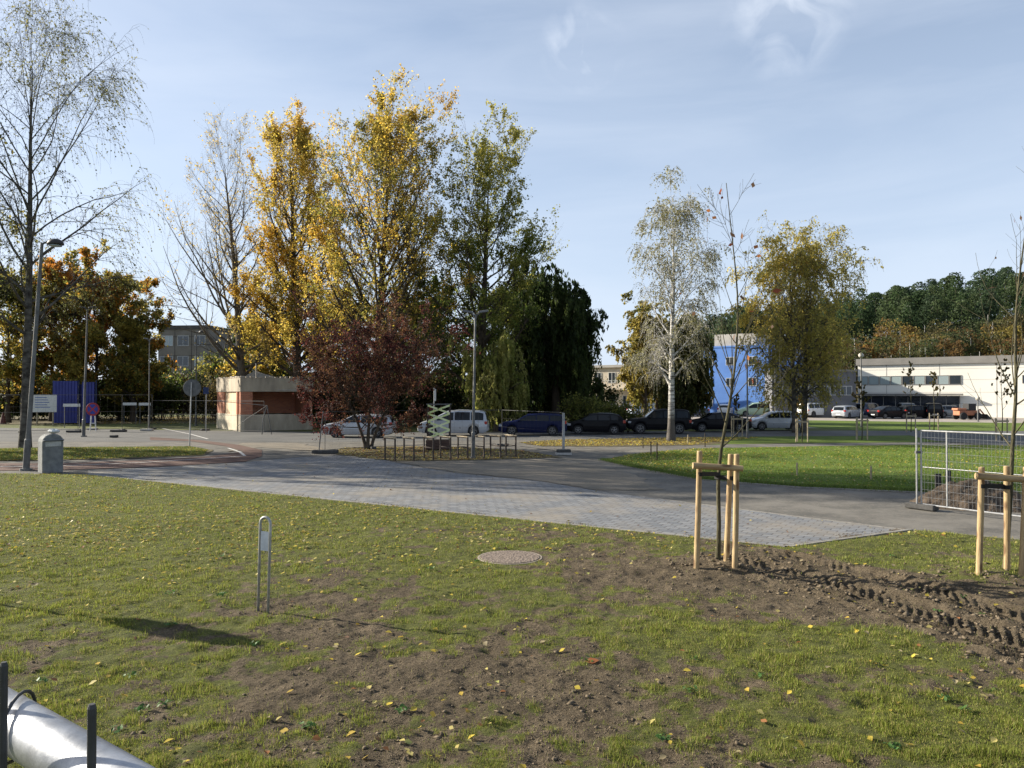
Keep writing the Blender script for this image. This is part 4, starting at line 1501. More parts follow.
sp = []
for k in range(130):
    Y = rr.uniform(98, 118)
    a = rr.uniform(-0.95, 0.10)
    sp.append((a * Y, Y, -0.05, rr.uniform(3.2, 5.0)))
forest('undergrowth', 'dark undergrowth', sp, [(0.05, 0.06, 0.02), (0.08, 0.07, 0.03), (0.035, 0.05, 0.018)], 560, 'bush', 420, 0.34, M_bark_dk)
# ================================================================== buildings
M_glass = glass_mat('window_glass', (0.03, 0.04, 0.05), 0.08)
M_glass_lt = glass_mat('window_glass_pale', (0.30, 0.36, 0.36), 0.15)
M_wframe = mat('window_frame_white', (0.62, 0.62, 0.60), (0.5, 0.5, 0.48), 8, 0.6)
M_conc = mat('concrete_panel', (0.24, 0.215, 0.18), (0.18, 0.16, 0.13), 0.6, 0.9)
M_conc_lt = mat('concrete_pale', (0.50, 0.47, 0.42), (0.38, 0.35, 0.31), 0.8, 0.9)
M_hall = mat('hall_cladding', (0.80, 0.77, 0.69), (0.74, 0.71, 0.63), 0.12, 0.8)
M_hallroof = mat('hall_roof_edge', (0.25, 0.235, 0.215), (0.19, 0.18, 0.165), 0.5, 0.8)
M_joint = mat('panel_joint', (0.44, 0.42, 0.38), None, 5, 0.9)
M_blue = mat('blue_render', (0.12, 0.26, 0.62), (0.095, 0.215, 0.54), 0.5, 0.75)
M_dkblue = mat('blue_dark', (0.015, 0.03, 0.10), None, 1, 0.6)
M_villa = mat('villa_render', (0.62, 0.54, 0.42), (0.50, 0.43, 0.33), 1, 0.85)
M_brick_base = None


def window(parent, M_, w_, h, cols=2, glass=None, frame=None):
    """M_ : matrix placing the window (x along wall, z up, -y outwards)"""
    f = MB()
    t_ = 0.06
    f.box(-w_ / 2, w_ / 2, -0.04, 0.02, -h / 2, -h / 2 + t_, M_)
    f.box(-w_ / 2, w_ / 2, -0.04, 0.02, h / 2 - t_, h / 2, M_)
    for i in range(cols + 1):
        x_ = -w_ / 2 + (w_ - t_) * i / cols
        f.box(x_, x_ + t_, -0.042, 0.018, -h / 2 + t_, h / 2 - t_, M_)
    wo_ = f.build('window', frame or M_wframe, parent)
    g_ = MB().box(-w_ / 2 + t_, w_ / 2 - t_, -0.012, -0.004, -h / 2 + t_, h / 2 - t_, M_)
    g_.build('pane', glass or M_glass, wo_)
    return wo_


def wallM(x, z, y=0, rz=0):
    return Matrix.Translation((x, y, z))


# apartment block (front faces the viewer)
Y = 112
x0, x1 = PX(158, Y), PX(210, Y)
apt = thing('apartment_building', 'grey brown panel apartment block with white windows, seen left of the poplars', 'building', (x0, Y, 0), rad(-6))
Wd = (x1 - x0) * 1.01
Ht = ZH(326, Y)
MB().box(0, Wd, 0, 14, 0, Ht - 0.5).build('wall', M_conc, apt)
MB().box(-0.15, Wd + 0.15, -0.15, 14.1, Ht - 0.49, Ht + 0.05).build('roof', mat('roof_edge', (0.10, 0.09, 0.08), None, 2, 0.9), apt)
j = MB()
for k in range(1, 5):
    j.box(0.01, Wd - 0.01, -0.02, 0.01, k * (Ht - 0.5) / 4.4, k * (Ht - 0.5) / 4.4 + 0.06)
for k in range(1, 3):
    j.box(k * Wd / 3 - 0.04, k * Wd / 3 + 0.04, -0.023, 0.012, 0.2, Ht - 0.6)
j.build('panel_joints', mat('joint_dark', (0.08, 0.07, 0.06), None, 5, 0.9), apt)
for fl in range(4):
    for c_ in range(3):
        cx = Wd * (c_ + 0.5) / 3
        z_ = Ht - 2.2 - fl * 3.0
        window(apt, wallM(cx, z_, -0.01), 2.0 if c_ == 0 else 1.7, 1.5, 3 if c_ == 0 else 2, M_glass_lt if (c_ + fl) % 3 == 0 else M_glass)
Y = 118
apt2 = thing('apartment_building', 'pale end block half hidden behind the half bare poplar', 'building', (PX(213, Y), Y, 0), rad(-6))
h2 = ZH(343, Y)
MB().box(0, 6.5, 0, 10, 0, h2).build('wall', M_conc_lt, apt2)
for fl in range(3):
    for c_ in range(3):
        window(apt2, wallM(1.3 + c_ * 2.0, h2 - 1.6 - fl * 3, -0.01), 1.2, 1.4, 2)
MB().box(-0.1, 6.6, -0.1, 10.1, h2 + .003, h2 + 0.25).build('roof', M_joint, apt2)

# brick kiosk
M_brick, t, b = new_mat('red_brick')
b.inputs['Roughness'].default_value = 0.9
tcn = t.nodes.new('ShaderNodeTexCoord')
mpn = t.nodes.new('ShaderNodeMapping')
mpn.inputs['Rotation'].default_value = (rad(90), 0, 0)
t.links.new(tcn.outputs['Object'], mpn.inputs[0])
sxx = t.nodes.new('ShaderNodeSeparateXYZ')
t.links.new(tcn.outputs['Object'], sxx.inputs[0])
add_ = t.nodes.new('ShaderNodeMath'); add_.operation = 'ADD'
t.links.new(sxx.outputs['X'], add_.inputs[0]); t.links.new(sxx.outputs['Y'], add_.inputs[1])
cmb = t.nodes.new('ShaderNodeCombineXYZ')
t.links.new(add_.outputs[0], cmb.inputs['X']); t.links.new(sxx.outputs['Z'], cmb.inputs['Y'])
brk = t.nodes.new('ShaderNodeTexBrick')
brk.inputs['Scale'].default_value = 1
brk.inputs['Brick Width'].default_value = 0.26
brk.inputs['Row Height'].default_value = 0.085
brk.inputs['Mortar Size'].default_value = 0.008
brk.inputs['Color1'].default_value = (0.46, 0.16, 0.07, 1)
brk.inputs['Color2'].default_value = (0.34, 0.105, 0.05, 1)
brk.inputs['Mortar'].default_value = (0.26, 0.22, 0.18, 1)
t.links.new(cmb.outputs[0], brk.inputs['Vector'])
t.links.new(brk.outputs['Color'], b.inputs['Base Color'])
M_kbase = mat('kiosk_plaster', (0.50, 0.44, 0.33), (0.38, 0.33, 0.25), 1.6, 0.9, 0.005, 20)
M_kpar_shade = mat('kiosk_parapet_shade_plaster', (0.42, 0.36, 0.27), (0.26, 0.22, 0.165), 1.1, 0.9, 0.008, 14, stretch=(1, 1, 0.35))
M_kdoor = mat('kiosk_door', (0.08, 0.055, 0.04), None, 3, 0.7)
M_board = mat('plywood_board', (0.62, 0.46, 0.29), (0.52, 0.38, 0.24), 2.5, 0.8, stretch=(1, 1, 0.2))
kc = G(240.5, 431.5)      # near corner
kiosk = thing('kiosk', 'low flat roofed brick kiosk with pale plaster band, boarded window and dark doorway', 'kiosk', (kc[0], kc[1], 0))
kl = G(217, 428)
kr = (PX(305, 62.5), 62.5)
vL = Vector((kl[0] - kc[0], kl[1] - kc[1])); LL = vL.length; vL.normalize()
vR = Vector((-vL.y, vL.x))
if vR.x < 0: vR = -vR
LR = 5.5
kh = ZH(377.5, kc[1])
aR = math.atan2(vR.y, vR.x)
# local frame: x along right wall, y along left wall (going back-left)
kiosk.rotation_euler = (0, 0, aR)
zb, zt = 1.25, kh - 1.05
w_ = MB()
# left (sunlit) wall at x=0: piers, y from 0..LL ; door opening and window opening
def lw(y0, y1, z0, z1, x_in=0.25): w_.box(0, x_in, y0, y1, z0, z1)
for bx_ in ((0, 0.25, 0, 0.45), (0, 0.25, 0.95, 1.3), (0, 0.25, LL - 2.3, LL), (0.25, LR * 0.16, 0, 0.25), (LR * 0.16, LR, 3.2, 3.4), (LR - 0.3, LR, 0, 3.198), (0.3, LR, LL - 0.25, LL - 0.002)):
    MB().box(*bx_, zb, zt).build('brick_wall', M_brick, kiosk)
w_ = MB()
w_.box(-0.03, 0.28, -0.03, 0.45, 0, zb - 0.002); w_.box(-0.03, 0.28, 0.95, LL + 0.03, 0, zb - 0.002)
MB().box(0.281, LR + 0.03, -0.03, 0.28, 0, zb - 0.002).build('plinth', M_kpar_shade, kiosk)  # right plinth: shade of this side painted in with the darker parapet plaster
w_.box(LR - 0.25, LR + 0.03, 0.281, LL, 0, zb - 0.002)
w_.box(0.281, LR - 0.251, LL - .25, LL, 0, zb - 0.002)
w_.build('plinth', M_kbase, kiosk)
MB().box(-0.05, LR + 0.05, -0.05, LL + 0.05, zt + 0.002, kh).build('parapet', M_kpar_shade, kiosk)
rf = MB()
for k in range(15):
    f = k / 15 * LR + rr.uniform(-0.1, 0.05)
    rf.box(f, f + LR / 15 * rr.uniform(0.5, 0.95), -0.09, 0.02, kh + 0.002, kh + 0.05 + 0.09 * rr.random())
for k in range(10):
    f = k / 10 * LL
    rf.box(-0.09, 0.02, f + .03, f + LL / 10 * 0.9, kh + 0.002, kh + 0.05 + 0.09 * rr.random())
rf.build('roof_edge', mat('crumbling_edge', (0.42, 0.37, 0.30), (0.24, 0.2, 0.16), 4, 0.95), kiosk)
MB().box(0.28, 0.34, 0.45, 0.95, 0.02, zt).build('door', M_kdoor, kiosk)
MB().box(0.10, 0.16, 1.3, LL - 2.3, zb, zt).build('boarded_window', M_board, kiosk)
ant = MB().tube([(LR * 0.35, LL * 0.4, kh), (LR * 0.35, LL * 0.4, kh + 1.2)], 0.03, 6)
ant.build('vent_pipe', M_joint, kiosk)
MB().tube([(LR + 0.0, -0.06, zt + 0.1), (LR * 0.5, -0.06, zt + 0.12)], 0.03, 6).build('drip_bar', M_joint, kiosk)

# shed roof behind kiosk
Y = 80
sh = thing('shed', 'small grey shed with pitched roof peeking over the kiosk', 'shed', (PX(258, Y), Y, 0))
MB().box(-2.2, 2.2, 0, 4, 0, 4.2).build('wall', M_conc_lt, sh)
MB().add([(-2.5, -0.2, 4.2), (2.5, -0.2, 4.2), (2.5, 4.2, 4.2), (-2.5, 4.2, 4.2), (-0.3, -0.2, 5.2), (-0.3, 4.2, 5.2)],
         [(0, 1, 4), (1, 2, 5, 4), (3, 5, 2), (0, 4, 5, 3), (0, 3, 2, 1)]).build('roof', M_joint, sh)

# blue hoarding box
Y = 71
hb = thing('site_hoarding', 'dark blue corrugated metal site enclosure behind the left fence', 'hoarding', (PX(68, Y), Y, 0), rad(-4))
M_hblue = mat('blue_sheet_metal', (0.025, 0.035, 0.22), (0.018, 0.026, 0.16), 0.8, 0.5)
hh = ZH(381, Y)
m_ = MB()
for x0_, x1_ in ((-1.5, 0.95), (1.35, 2.6)):
    n_ = int((x1_ - x0_) / 0.15)
    for k in range(n_):
        a0 = x0_ + k * 0.15
        yo = 0.0 if k % 2 else 0.04
        m_.box(a0, a0 + 0.148, yo, 0.08, 0.1, hh - (0.0 if x0_ < 0 else 0.1))
m_.build('corrugated_wall', M_hblue, hb)
MB().box(-1.52, -1.44, 0.09, 3.0, 0.1, hh).build('corrugated_wall', M_hblue, hb)
MB().box(0.952, 1.348, 0.3, 0.36, 0.1, hh - 0.3).build('door', mat('blue_dim', (0.02, 0.025, 0.12), None, 1, 0.6), hb)
for x_ in (-1.56, 0.93, 1.37, 2.62):
    MB().box(x_, x_ + 0.09, 0.082, 0.16, 0, hh + 0.05).build('post', M_dkblue, hb)

# villa
Y = 100
vl = thing('villa', 'cream two storey villa with balcony between the willow and the gold birch', 'house', (PX(589, Y), Y, 0), rad(-32))
MB().box(0, 6.6, 0, 9, 0, ZH(368, Y)).build('wall', M_villa, vl)
MB().box(-0.3, 6.9, -0.3, 9.2, ZH(368, Y) + 0.003, ZH(365.5, Y)).build('roof', M_conc_lt, vl)
for k, cx in enumerate((1.3, 3.3, 5.3)):
    for z_ in (1.9, 4.9):
        window(vl, wallM(cx, z_, -0.01), 1.0, 1.4, 2)
MB().box(0.3, 6.3, -1.2, -0.005, 3.35, 3.6).build('balcony', M_villa, vl)
m_ = MB()
for k in range(13):
    m_.box(0.35 + k * 0.48, 0.40 + k * 0.48, -1.18, -1.14, 3.6, 4.45)
m_.box(0.3, 6.3, -1.2, -1.12, 4.452, 4.52)
m_.build('balcony_rail', M_wframe, vl)

# blue block with white roof box
Y = 104
x0, x1 = PX(702, Y), PX(768, Y)
Wd = x1 - x0
hb_ = ZH(347, 101)
Wd = 9.0
bb = thing('office_building', 'bright blue rendered block with white rooftop plant room', 'building', (x0, Y, 0), rad(-35))
MB().box(0, Wd, 0, 20, 0, hb_).build('wall', M_blue, bb)
MB().box(-0.06, Wd + 0.06, -0.06, 20.06, hb_ + 0.002, hb_ + 0.22).build('parapet', M_blue, bb)
MB().box(1.6, 7.2, 0.5, 6, hb_ + 0.1, ZH(334, 102)).build('rooftop_box', M_conc_lt, bb)
for cx, z_ in ((1.0, 7.2), (1.0, 4.4), (3.9, 7.2), (3.9, 4.4), (1.0, 1.6), (6.9, 7.2), (6.9, 4.4)):
    window(bb, wallM(cx, z_, -0.01), 1.1, 1.1, 2, frame=M_wframe)
MB().box(Wd * 0.42, Wd * 0.42 + 0.25, -0.06, -0.005, 0.1, 2.2).build('door', M_dkblue, bb)

# white hall
hA = Vector((PX(858, 100), 100, 0))
hB = Vector((PX(1034, 88.5), 88.5, 0))
dH = (hB - hA).normalized()
hB2 = hA + dH * 60
hall = thing('industrial_hall', 'long pale panel clad industrial hall with two window bands and grey roof edge', 'building', tuple(hA), math.atan2(dH.y, dH.x))
LH = 60
hz = ZH(365, 98)
MB().box(0, LH, 0, 40, 0, hz - 0.0).build('wall', M_hall, hall)
MB().box(-0.2, LH, -0.25, 40, hz + 0.002, hz + 0.85).build('roof', M_hallroof, hall)
j = MB()
for k in range(1, 12):
    j.box(k * 6.0 - 2.6, k * 6.0 - 2.54, -0.015, 0.01, 0.0, hz)
for z_ in (1.6, 3.0, 4.55, 5.9):
    j.box(0, LH, -0.010, 0.01, z_, z_ + 0.03)
j.build('panel_joints', M_joint, hall)
for k in range(9):
    window(hall, wallM(0.6 + k * 1.32, hz - 2.0, -0.02), 1.26, 1.15, 1, M_glass_lt if k in (0, 1, 2, 3, 5, 7) else M_glass, M_hallroof)
for k in range(9):
    window(hall, wallM(18.6 + k * 1.32, hz - 2.0, -0.02), 1.26, 1.0, 1, M_glass, M_hallroof)
MB().box(0.2, 11.6, -0.14, -0.012, 0.3, 2.55).build('glazed_entrance', glass_mat('dark_glazing', (0.015, 0.02, 0.03), 0.12), hall)
m_ = MB()
for k in range(9):
    m_.box(0.2 + k * 1.42, 0.28 + k * 1.42, -0.18, -0.142, 0.3, 2.6)
m_.build('mullions', M_hallroof, hall)
MB().box(-0.4, 12, -0.9, -0.185, 2.62, 2.85).build('canopy', M_hallroof, hall)

Y = 92
an = thing('annex_building', 'shaded grey annex behind the golden birch, left of the white hall', 'building', (PX(772, Y), Y, 0), rad(-12))
MB().box(0, 9.5, 0, 16, 0, ZH(372, Y)).build('wall', mat('annex_grey', (0.16, 0.16, 0.17), (0.11, 0.11, 0.12), 0.4, 0.85), an)
MB().box(-0.1, 9.6, -0.1, 16.1, ZH(372, Y) + 0.003, ZH(370, Y)).build('roof', M_hallroof, an)
for k in range(5):
    window(an, wallM(1.2 + k * 1.8, 3.2, -0.01), 1.3, 1.1, 2)

# ================================================================== cars
M_tyre = mat('tyre', (0.025, 0.025, 0.026), None, 20, 0.9)
M_rim = mat('rim_alloy', (0.22, 0.22, 0.23), (0.15, 0.15, 0.155), 8, 0.35, metal=0.7)
M_trim = mat('black_trim', (0.02, 0.02, 0.022), None, 10, 0.6)
M_carglass = glass_mat('car_glass', (0.008, 0.010, 0.012), 0.04)
M_carglass.node_tree.nodes['Principled BSDF'].inputs['Specular IOR Level'].default_value = 0.35
M_head = glass_mat('headlight_lens', (0.35, 0.37, 0.4), 0.1)
M_tail = glass_mat('tail_lens', (0.35, 0.02, 0.015), 0.15)
M_plate = mat('number_plate', (0.7, 0.7, 0.68), None, 3, 0.5)


def paint(name, c, metal=0.35):
    m, t, b = new_mat(name)
    b.inputs['Base Color'].default_value = (*c, 1)
    b.inputs['Metallic'].default_value = metal
    b.inputs['Roughness'].default_value = 0.32
    b.inputs['Specular IOR Level'].default_value = 0.10 if max(c) < 0.05 else 0.5
    b.inputs['Coat Weight'].default_value = 0.3 if max(c) > 0.05 else 0.05
    b.inputs['Coat Roughness'].default_value = 0.06
    n = t.nodes.new('ShaderNodeTexNoise')       # road dust low on the panels
    n.inputs['Scale'].default_value = 3
    tcn = t.nodes.new('ShaderNodeTexCoord')
    t.links.new(tcn.outputs['Object'], n.inputs['Vector'])
    rm = ramp(t, n.outputs['Fac'], 0.3, (0.24, 0.24, 0.24), 0.7, (0.42, 0.42, 0.42))
    t.links.new(rm.outputs[0], b.inputs['Roughness'])
    return m


P_silver = paint('paint_silver', (0.38, 0.40, 0.43))
P_white = paint('paint_white', (0.72, 0.72, 0.70), 0.0)
P_black = paint('paint_black', (0.006, 0.006, 0.008), 0.0)
P_navy = paint('paint_navy', (0.006, 0.010, 0.045), 0.0)
P_dkblue = paint('paint_dark_blue', (0.02, 0.035, 0.08), 0.3)
P_green = paint('paint_pale_green', (0.34, 0.46, 0.33), 0.1)
P_grey = paint('paint_grey', (0.16, 0.17, 0.18))
P_red = paint('paint_red', (0.3, 0.03, 0.02), 0.1)
P_ltblue = paint('paint_light_blue', (0.36, 0.42, 0.50))

# kind: L, W, profile [(x, ztop)] from rear(-) to front(+), belt height fn, cabin range
CARS = {
    'sedan': dict(L=4.6, W=0.88, top=[(-2.3, 0.72), (-2.22, 0.98), (-1.6, 1.04), (-0.85, 1.40), (-0.1, 1.45), (0.55, 1.38), (1.25, 0.98), (2.05, 0.84), (2.25, 0.68), (2.3, 0.55)], belt=0.93, wb=(-1.35, 1.38), wr=0.31, z0=0.20,
                  side=(-1.35, 1.05), pil=(-0.45, 0.35), ws=(0.58, 1.2), rw=(-1.52, -0.92)),
    'wagon': dict(L=4.65, W=0.88, top=[(-2.32, 0.60), (-2.27, 1.0), (-2.05, 1.36), (-1.7, 1.45), (-0.5, 1.49), (0.35, 1.43), (1.15, 1.0), (2.05, 0.86), (2.27, 0.70), (2.32, 0.55)], belt=0.95, wb=(-1.33, 1.40), wr=0.32, z0=0.20,
                  side=(-2.0, 0.95), pil=(-1.15, -0.25), ws=(0.40, 1.1), rw=(-2.26, -2.08)),
    'hatch': dict(L=4.1, W=0.86, top=[(-2.05, 0.60), (-2.0, 0.98), (-1.6, 1.35), (-1.2, 1.45), (-0.2, 1.48), (0.45, 1.40), (1.15, 1.0), (1.85, 0.84), (2.02, 0.68), (2.05, 0.55)], belt=0.95, wb=(-1.22, 1.27), wr=0.31, z0=0.20,
                  side=(-1.55, 0.95), pil=(-0.95, -0.1), ws=(0.50, 1.1), rw=(-1.93, -1.62)),
    'minivan': dict(L=4.7, W=0.92, top=[(-2.35, 0.60), (-2.32, 1.05), (-2.15, 1.60), (-1.8, 1.70), (-0.4, 1.74), (0.4, 1.66), (1.45, 1.10), (2.1, 0.92), (2.32, 0.75), (2.35, 0.55)], belt=1.02, wb=(-1.4, 1.45), wr=0.33, z0=0.22,
                    side=(-2.1, 1.15), pil=(-1.2, -0.1), ws=(0.48, 1.38), rw=(-2.31, -2.16)),
    'suv': dict(L=4.5, W=0.93, top=[(-2.25, 0.65), (-2.22, 1.1), (-2.08, 1.62), (-1.8, 1.72), (-0.4, 1.75), (0.35, 1.68), (0.95, 1.16), (1.95, 1.05), (2.2, 0.85), (2.25, 0.6)], belt=1.10, wb=(-1.35, 1.38), wr=0.37, z0=0.30,
                side=(-2.02, 0.78), pil=(-1.15, -0.25), ws=(0.38, 0.90), rw=(-2.21, -2.09)),
}


def car(kind, paint_m, label, cat='car', group=None, loc=(0, 0, 0), rz=0):
    d = CARS[kind]
    th = thing('parked_car', label, cat, loc, rz, group)
    xs = np.unique(np.concatenate([np.linspace(-d['L'] / 2, d['L'] / 2, 78), [a for a, _ in d['top']]]))
    tx, tz = zip(*d['top'])

    def top(x):
        # lightly smoothed profile
        k = 0.06
        return (np.interp(x - k, tx, tz) + 2 * np.interp(x, tx, tz) + np.interp(x + k, tx, tz)) / 4

    belt = d['belt']

    def ring(x, off=0.0):
        zt_ = float(top(x))
        e = d['L'] / 2 - abs(x)
        wn = d['W'] * (0.84 + 0.16 * min(1, (e / 0.55)) ** 0.5) if e < 0.55 else d['W']
        zb_ = d['z0'] + 0.12 * max(0, 1 - e / 0.3)
        for wx_ in d['wb']:
            q = abs(x - wx_)
            R_ = d['wr'] + 0.06
            if q < R_:
                zb_ = max(zb_, d['wr'] + math.sqrt(R_ * R_ - q * q))
        bz = min(belt, zt_ - 0.03)
        f = max(0, min(1, (zt_ - bz - 0.03) / (1.42 - 0.93)))
        wr_ = wn * (0.90 - 0.14 * f)
        zb2 = min(zb_, bz - 0.06)
        mid = (zb2 + bz) / 2
        pts = [(wn * 0.5, zb2), (wn * 0.97, zb2), (wn * 1.0, zb2 + 0.4 * (mid - zb2) + 0.02), (wn * 1.01, mid), (wn * 0.985, bz - 0.02), (wn * 0.955, bz),
               (wr_ + (wn * 0.955 - wr_) * 0.45, bz + (zt_ - bz) * 0.5), (wr_, zt_ - 0.05 * f - 0.012), (wr_ * 0.86, zt_ - 0.008), (wr_ * 0.45, zt_ + 0.012), (0, zt_ + 0.018)]
        return pts

    V, F = [], []
    n = 0
    for x in xs:
        p = ring(x)
        full = [(x, -a, z) for a, z in p] + [(x, a, z) for a, z in reversed(p[:-1])]
        n = len(full)
        V += full
    for i in range(len(xs) - 1):
        for k in range(n - 1):
            F.append((i * n + k, i * n + k + 1, (i + 1) * n + k + 1, (i + 1) * n + k))
    F.append(tuple(range(n)))
    F.append(tuple(range((len(xs) - 1) * n, len(xs) * n)[::-1]))
    mb = MB(); mb.v, mb.f = V, F
    mb.build('body', paint_m, th, smooth=False)
    # dark underside and wheel wells
    MB().box(-d['L'] / 2 + 0.3, d['L'] / 2 - 0.3, -d['W'] * 0.80, d['W'] * 0.80, d['z0'] - 0.03, d['wr'] * 2 + 0.0).build('underbody', M_trim, th)

    def side_patch(xa, xb, u0, u1, sgn):
        vs, fs = [], []
        xx = np.linspace(xa, xb, 9)
        for x in xx:
            p = ring(x)
            a, b_ = p[5], p[7]
            zt_ = b_[1]
            for u in (u0, u1):
                vs.append((x, sgn * (a[0] + (b_[0] - a[0]) * u + 0.014), a[1] + (b_[1] - a[1]) * u + 0.003))
        for i in range(len(xx) - 1):
            fs.append((2 * i, 2 * i + 1, 2 * i + 3, 2 * i + 2))
        return vs, fs

    cuts = [d['side'][0], d['pil'][0], d['pil'][1], d['side'][1]]
    for sgn in (-1, 1):
        for a, b_ in zip(cuts[:-1], cuts[1:]):
            vs, fs = side_patch(a + 0.04, b_ - 0.04, 0.06, 0.88, sgn)
            MB().add(vs, fs).build('side_window', M_carglass, th)
    for nm, (a, b_) in (('windscreen', d['ws']), ('rear_window', d['rw'])):
        vs, fs = [], []
        xx = np.linspace(a, b_, 7)
        for x in xx:
            p = ring(x)
            sl_ = (float(top(x + 0.03)) - float(top(x - 0.03))) / 0.06
            nx_, nz_ = -sl_ / math.hypot(sl_, 1), 1 / math.hypot(sl_, 1)
            for q in (-1, -0.5, 0, 0.5, 1):
                w2 = p[8][0] * q * 0.98
                zz = p[10][1] - (p[10][1] - p[8][1]) * abs(q)
                vs.append((x + nx_ * 0.012, w2, zz + nz_ * 0.012))
        for i in range(len(xx) - 1):
            for k in range(4):
                fs.append((i * 5 + k, i * 5 + k + 1, i * 5 + k + 6, i * 5 + k + 5))
        MB().add(vs, fs).build(nm, M_carglass, th)
    for wx_ in d['wb']:
        for sgn in (-1, 1):
            r_ = d['wr']
            yy = sgn * (d['W'] - 0.11)
            w_ = MB().lathe([(r_ * 0.62, -0.10), (r_ * 0.96, -0.10), (r_, -0.07), (r_, 0.07), (r_ * 0.96, 0.10), (r_ * 0.62, 0.10)], 22, (wx_, yy, r_), 'y').build('wheel', M_tyre, th)
            rm_ = MB().lathe([(r_ * 0.60, 0.02), (r_ * 0.66, 0.107), (r_ * 0.60, 0.108), (r_ * 0.55, 0.06), (0.05, 0.07)], 22, (wx_, yy, r_), 'y')
            if sgn < 0:
                rm_.v = [(x, 2 * yy - y_, z) for x, y_, z in rm_.v]
            for k in range(5):
                q = k * 2 * PI / 5
                Mx = Matrix.Translation((wx_, yy + sgn * 0.09, r_)) @ Matrix.Rotation(q, 4, 'Y')
                rm_.box(-0.022, 0.022, -0.012, 0.012, 0.0, r_ * 0.6, Mx)
            rm_.build('rim', M_rim, w_)
    xf, xr_ = d['L'] / 2, -d['L'] / 2
    zl = float(top(xf - 0.2)) - 0.14
    for sgn in (-1, 1):
        MB().box(xf - 0.30, xf - 0.035, sgn * d['W'] * 0.80 - 0.13, sgn * d['W'] * 0.80 + 0.13, zl - 0.07, zl + 0.07).build('headlight', M_head, th, 0.02)
        MB().box(xr_ + 0.03, xr_ + 0.22, sgn * d['W'] * 0.82 - 0.11, sgn * d['W'] * 0.82 + 0.11, 0.78, 0.98).build('tail_light', M_tail, th, 0.02)
        MB().box(d['side'][1] - 0.12, d['side'][1] + 0.05, sgn * (d['W'] * 0.93), sgn * (d['W'] * 0.93 + 0.16) if sgn > 0 else sgn * (d['W'] * 0.93 + 0.16) + 0.0,
                 belt + 0.0, belt + 0.12).build('mirror', paint_m, th, 0.02)
    MB().box(xf - 0.08, xf + 0.012, -0.5, 0.5, 0.42, 0.56).build('grille', M_trim, th)
    MB().box(xf + 0.013, xf + 0.022, -0.26, 0.26, 0.36, 0.41 + .06).build('number_plate', M_plate, th)
    MB().box(xr_ - 0.012, xr_ - 0.002, -0.26, 0.26, 0.42, 0.53).build('number_plate', M_plate, th)
    return th


protos = {}
PAINTED = {}


def put_car(kind, pm, label, px, py, heading, group):
    """px = middle of the car in the photo, py = foot of its near wheels"""
    x_, y_ = G(px, py)
    if kind not in protos:
        c = car(kind, pm, label, 'car', group)
        protos[kind] = c
        KIDS[c] = list(c.children_recursive)
    else:
        src = protos[kind]
        c = src.copy()
        COL.objects.link(c)
        for ch in [o for o in S.objects if o.parent == src]:
            d = ch.copy()
            COL.objects.link(d)
            d.parent = c
            for g_ in [o for o in S.objects if o.parent == ch]:
                e = g_.copy()
                COL.objects.link(e)
                e.parent = d
            if ch.name.split('.')[0] in ('body', 'mirror'):
                d.material_slots[0].link = 'OBJECT'
                d.material_slots[0].material = pm
        c['label'] = label
        c['group'] = group
    c.location = (x_, y_ + 0.8, 0.0)
    c.rotation_euler = (0, 0, heading)
    return c


g1 = 'cars parked along the road behind the racks'
put_car('wagon', P_silver, 'silver estate car parked behind the dark red tree', 357, 437.5, PI - 0.04, g1)
put_car('minivan', P_silver, 'silver minivan parked behind the taped planter frame', 453, 436, PI - 0.04, g1)
put_car('wagon', P_navy, 'dark blue estate car parked under the dark willow', 533, 435.5, PI - 0.04, g1)
put_car('hatch', P_black, 'black hatchback right of the fence post with block foot', 597, 434.5, PI - 0.05, g1)
put_car('suv', P_black, 'black boxy off-roader behind the white birch trunk', 660, 434, PI - 0.02, g1)
put_car('sedan', P_black, 'dark sedan parked behind the bare staked tree', 721, 432, PI - 0.02, g1)
put_car('hatch', P_silver, 'pale silver hatchback left of the golden birch trunks', 779, 430.5, PI - 0.03, g1)
g2 = 'cars on the far parking lot'
far = [('sedan', P_silver, 'silver car just right of the cream villa', 628, 416, 0.1), ('hatch', P_ltblue, 'light blue car between the olive trees', 645, 416.5, 0.3),
       ('sedan', P_dkblue, 'dark sedan on the green left of the blue block', 692, 416.8, PI - .2), ('hatch', P_white, 'white hatchback before the blue block door', 727, 415.5, 1.2),
       ('minivan', P_green, 'pale green van before the blue block', 757, 416.5, PI), ('minivan', P_white, 'white van left behind the golden birch trunks', 788, 416, 1.3),
       ('suv', P_white, 'white off-roader right of the golden birch trunks', 818, 417.5, 0.5), ('minivan', P_grey, 'grey van in front of the annex', 836, 416.8, 1.1),
       ('wagon', P_silver, 'silver estate car left of the dark blue off-roader', 851, 418.4, 0.7), ('suv', P_dkblue, 'dark blue off-roader before the hall entrance', 873, 417.4, 0.6),
       ('sedan', P_black, 'black sedan with bright bonnet below the hall window band', 892, 418.8, 0.35), ('suv', P_grey, 'grey off-roader left of the two young trees', 908, 417.2, 1.3),
       ('wagon', P_black, 'black estate car between the two young trees', 922, 418.4, 0.2), ('suv', P_black, 'black off-roader behind the compact young tree', 936, 418.2, 1.2),
       ('hatch', P_grey, 'grey hatchback right of the young trees before the hall', 953, 417.8, 0.1), ('hatch', P_red, 'small dark red car half hidden by the birch trunks', 805, 415.2, 1.2)]
for kd, pm, lb, px, py, hd in far:
    put_car(kd, pm, lb, px, py, hd, g2)

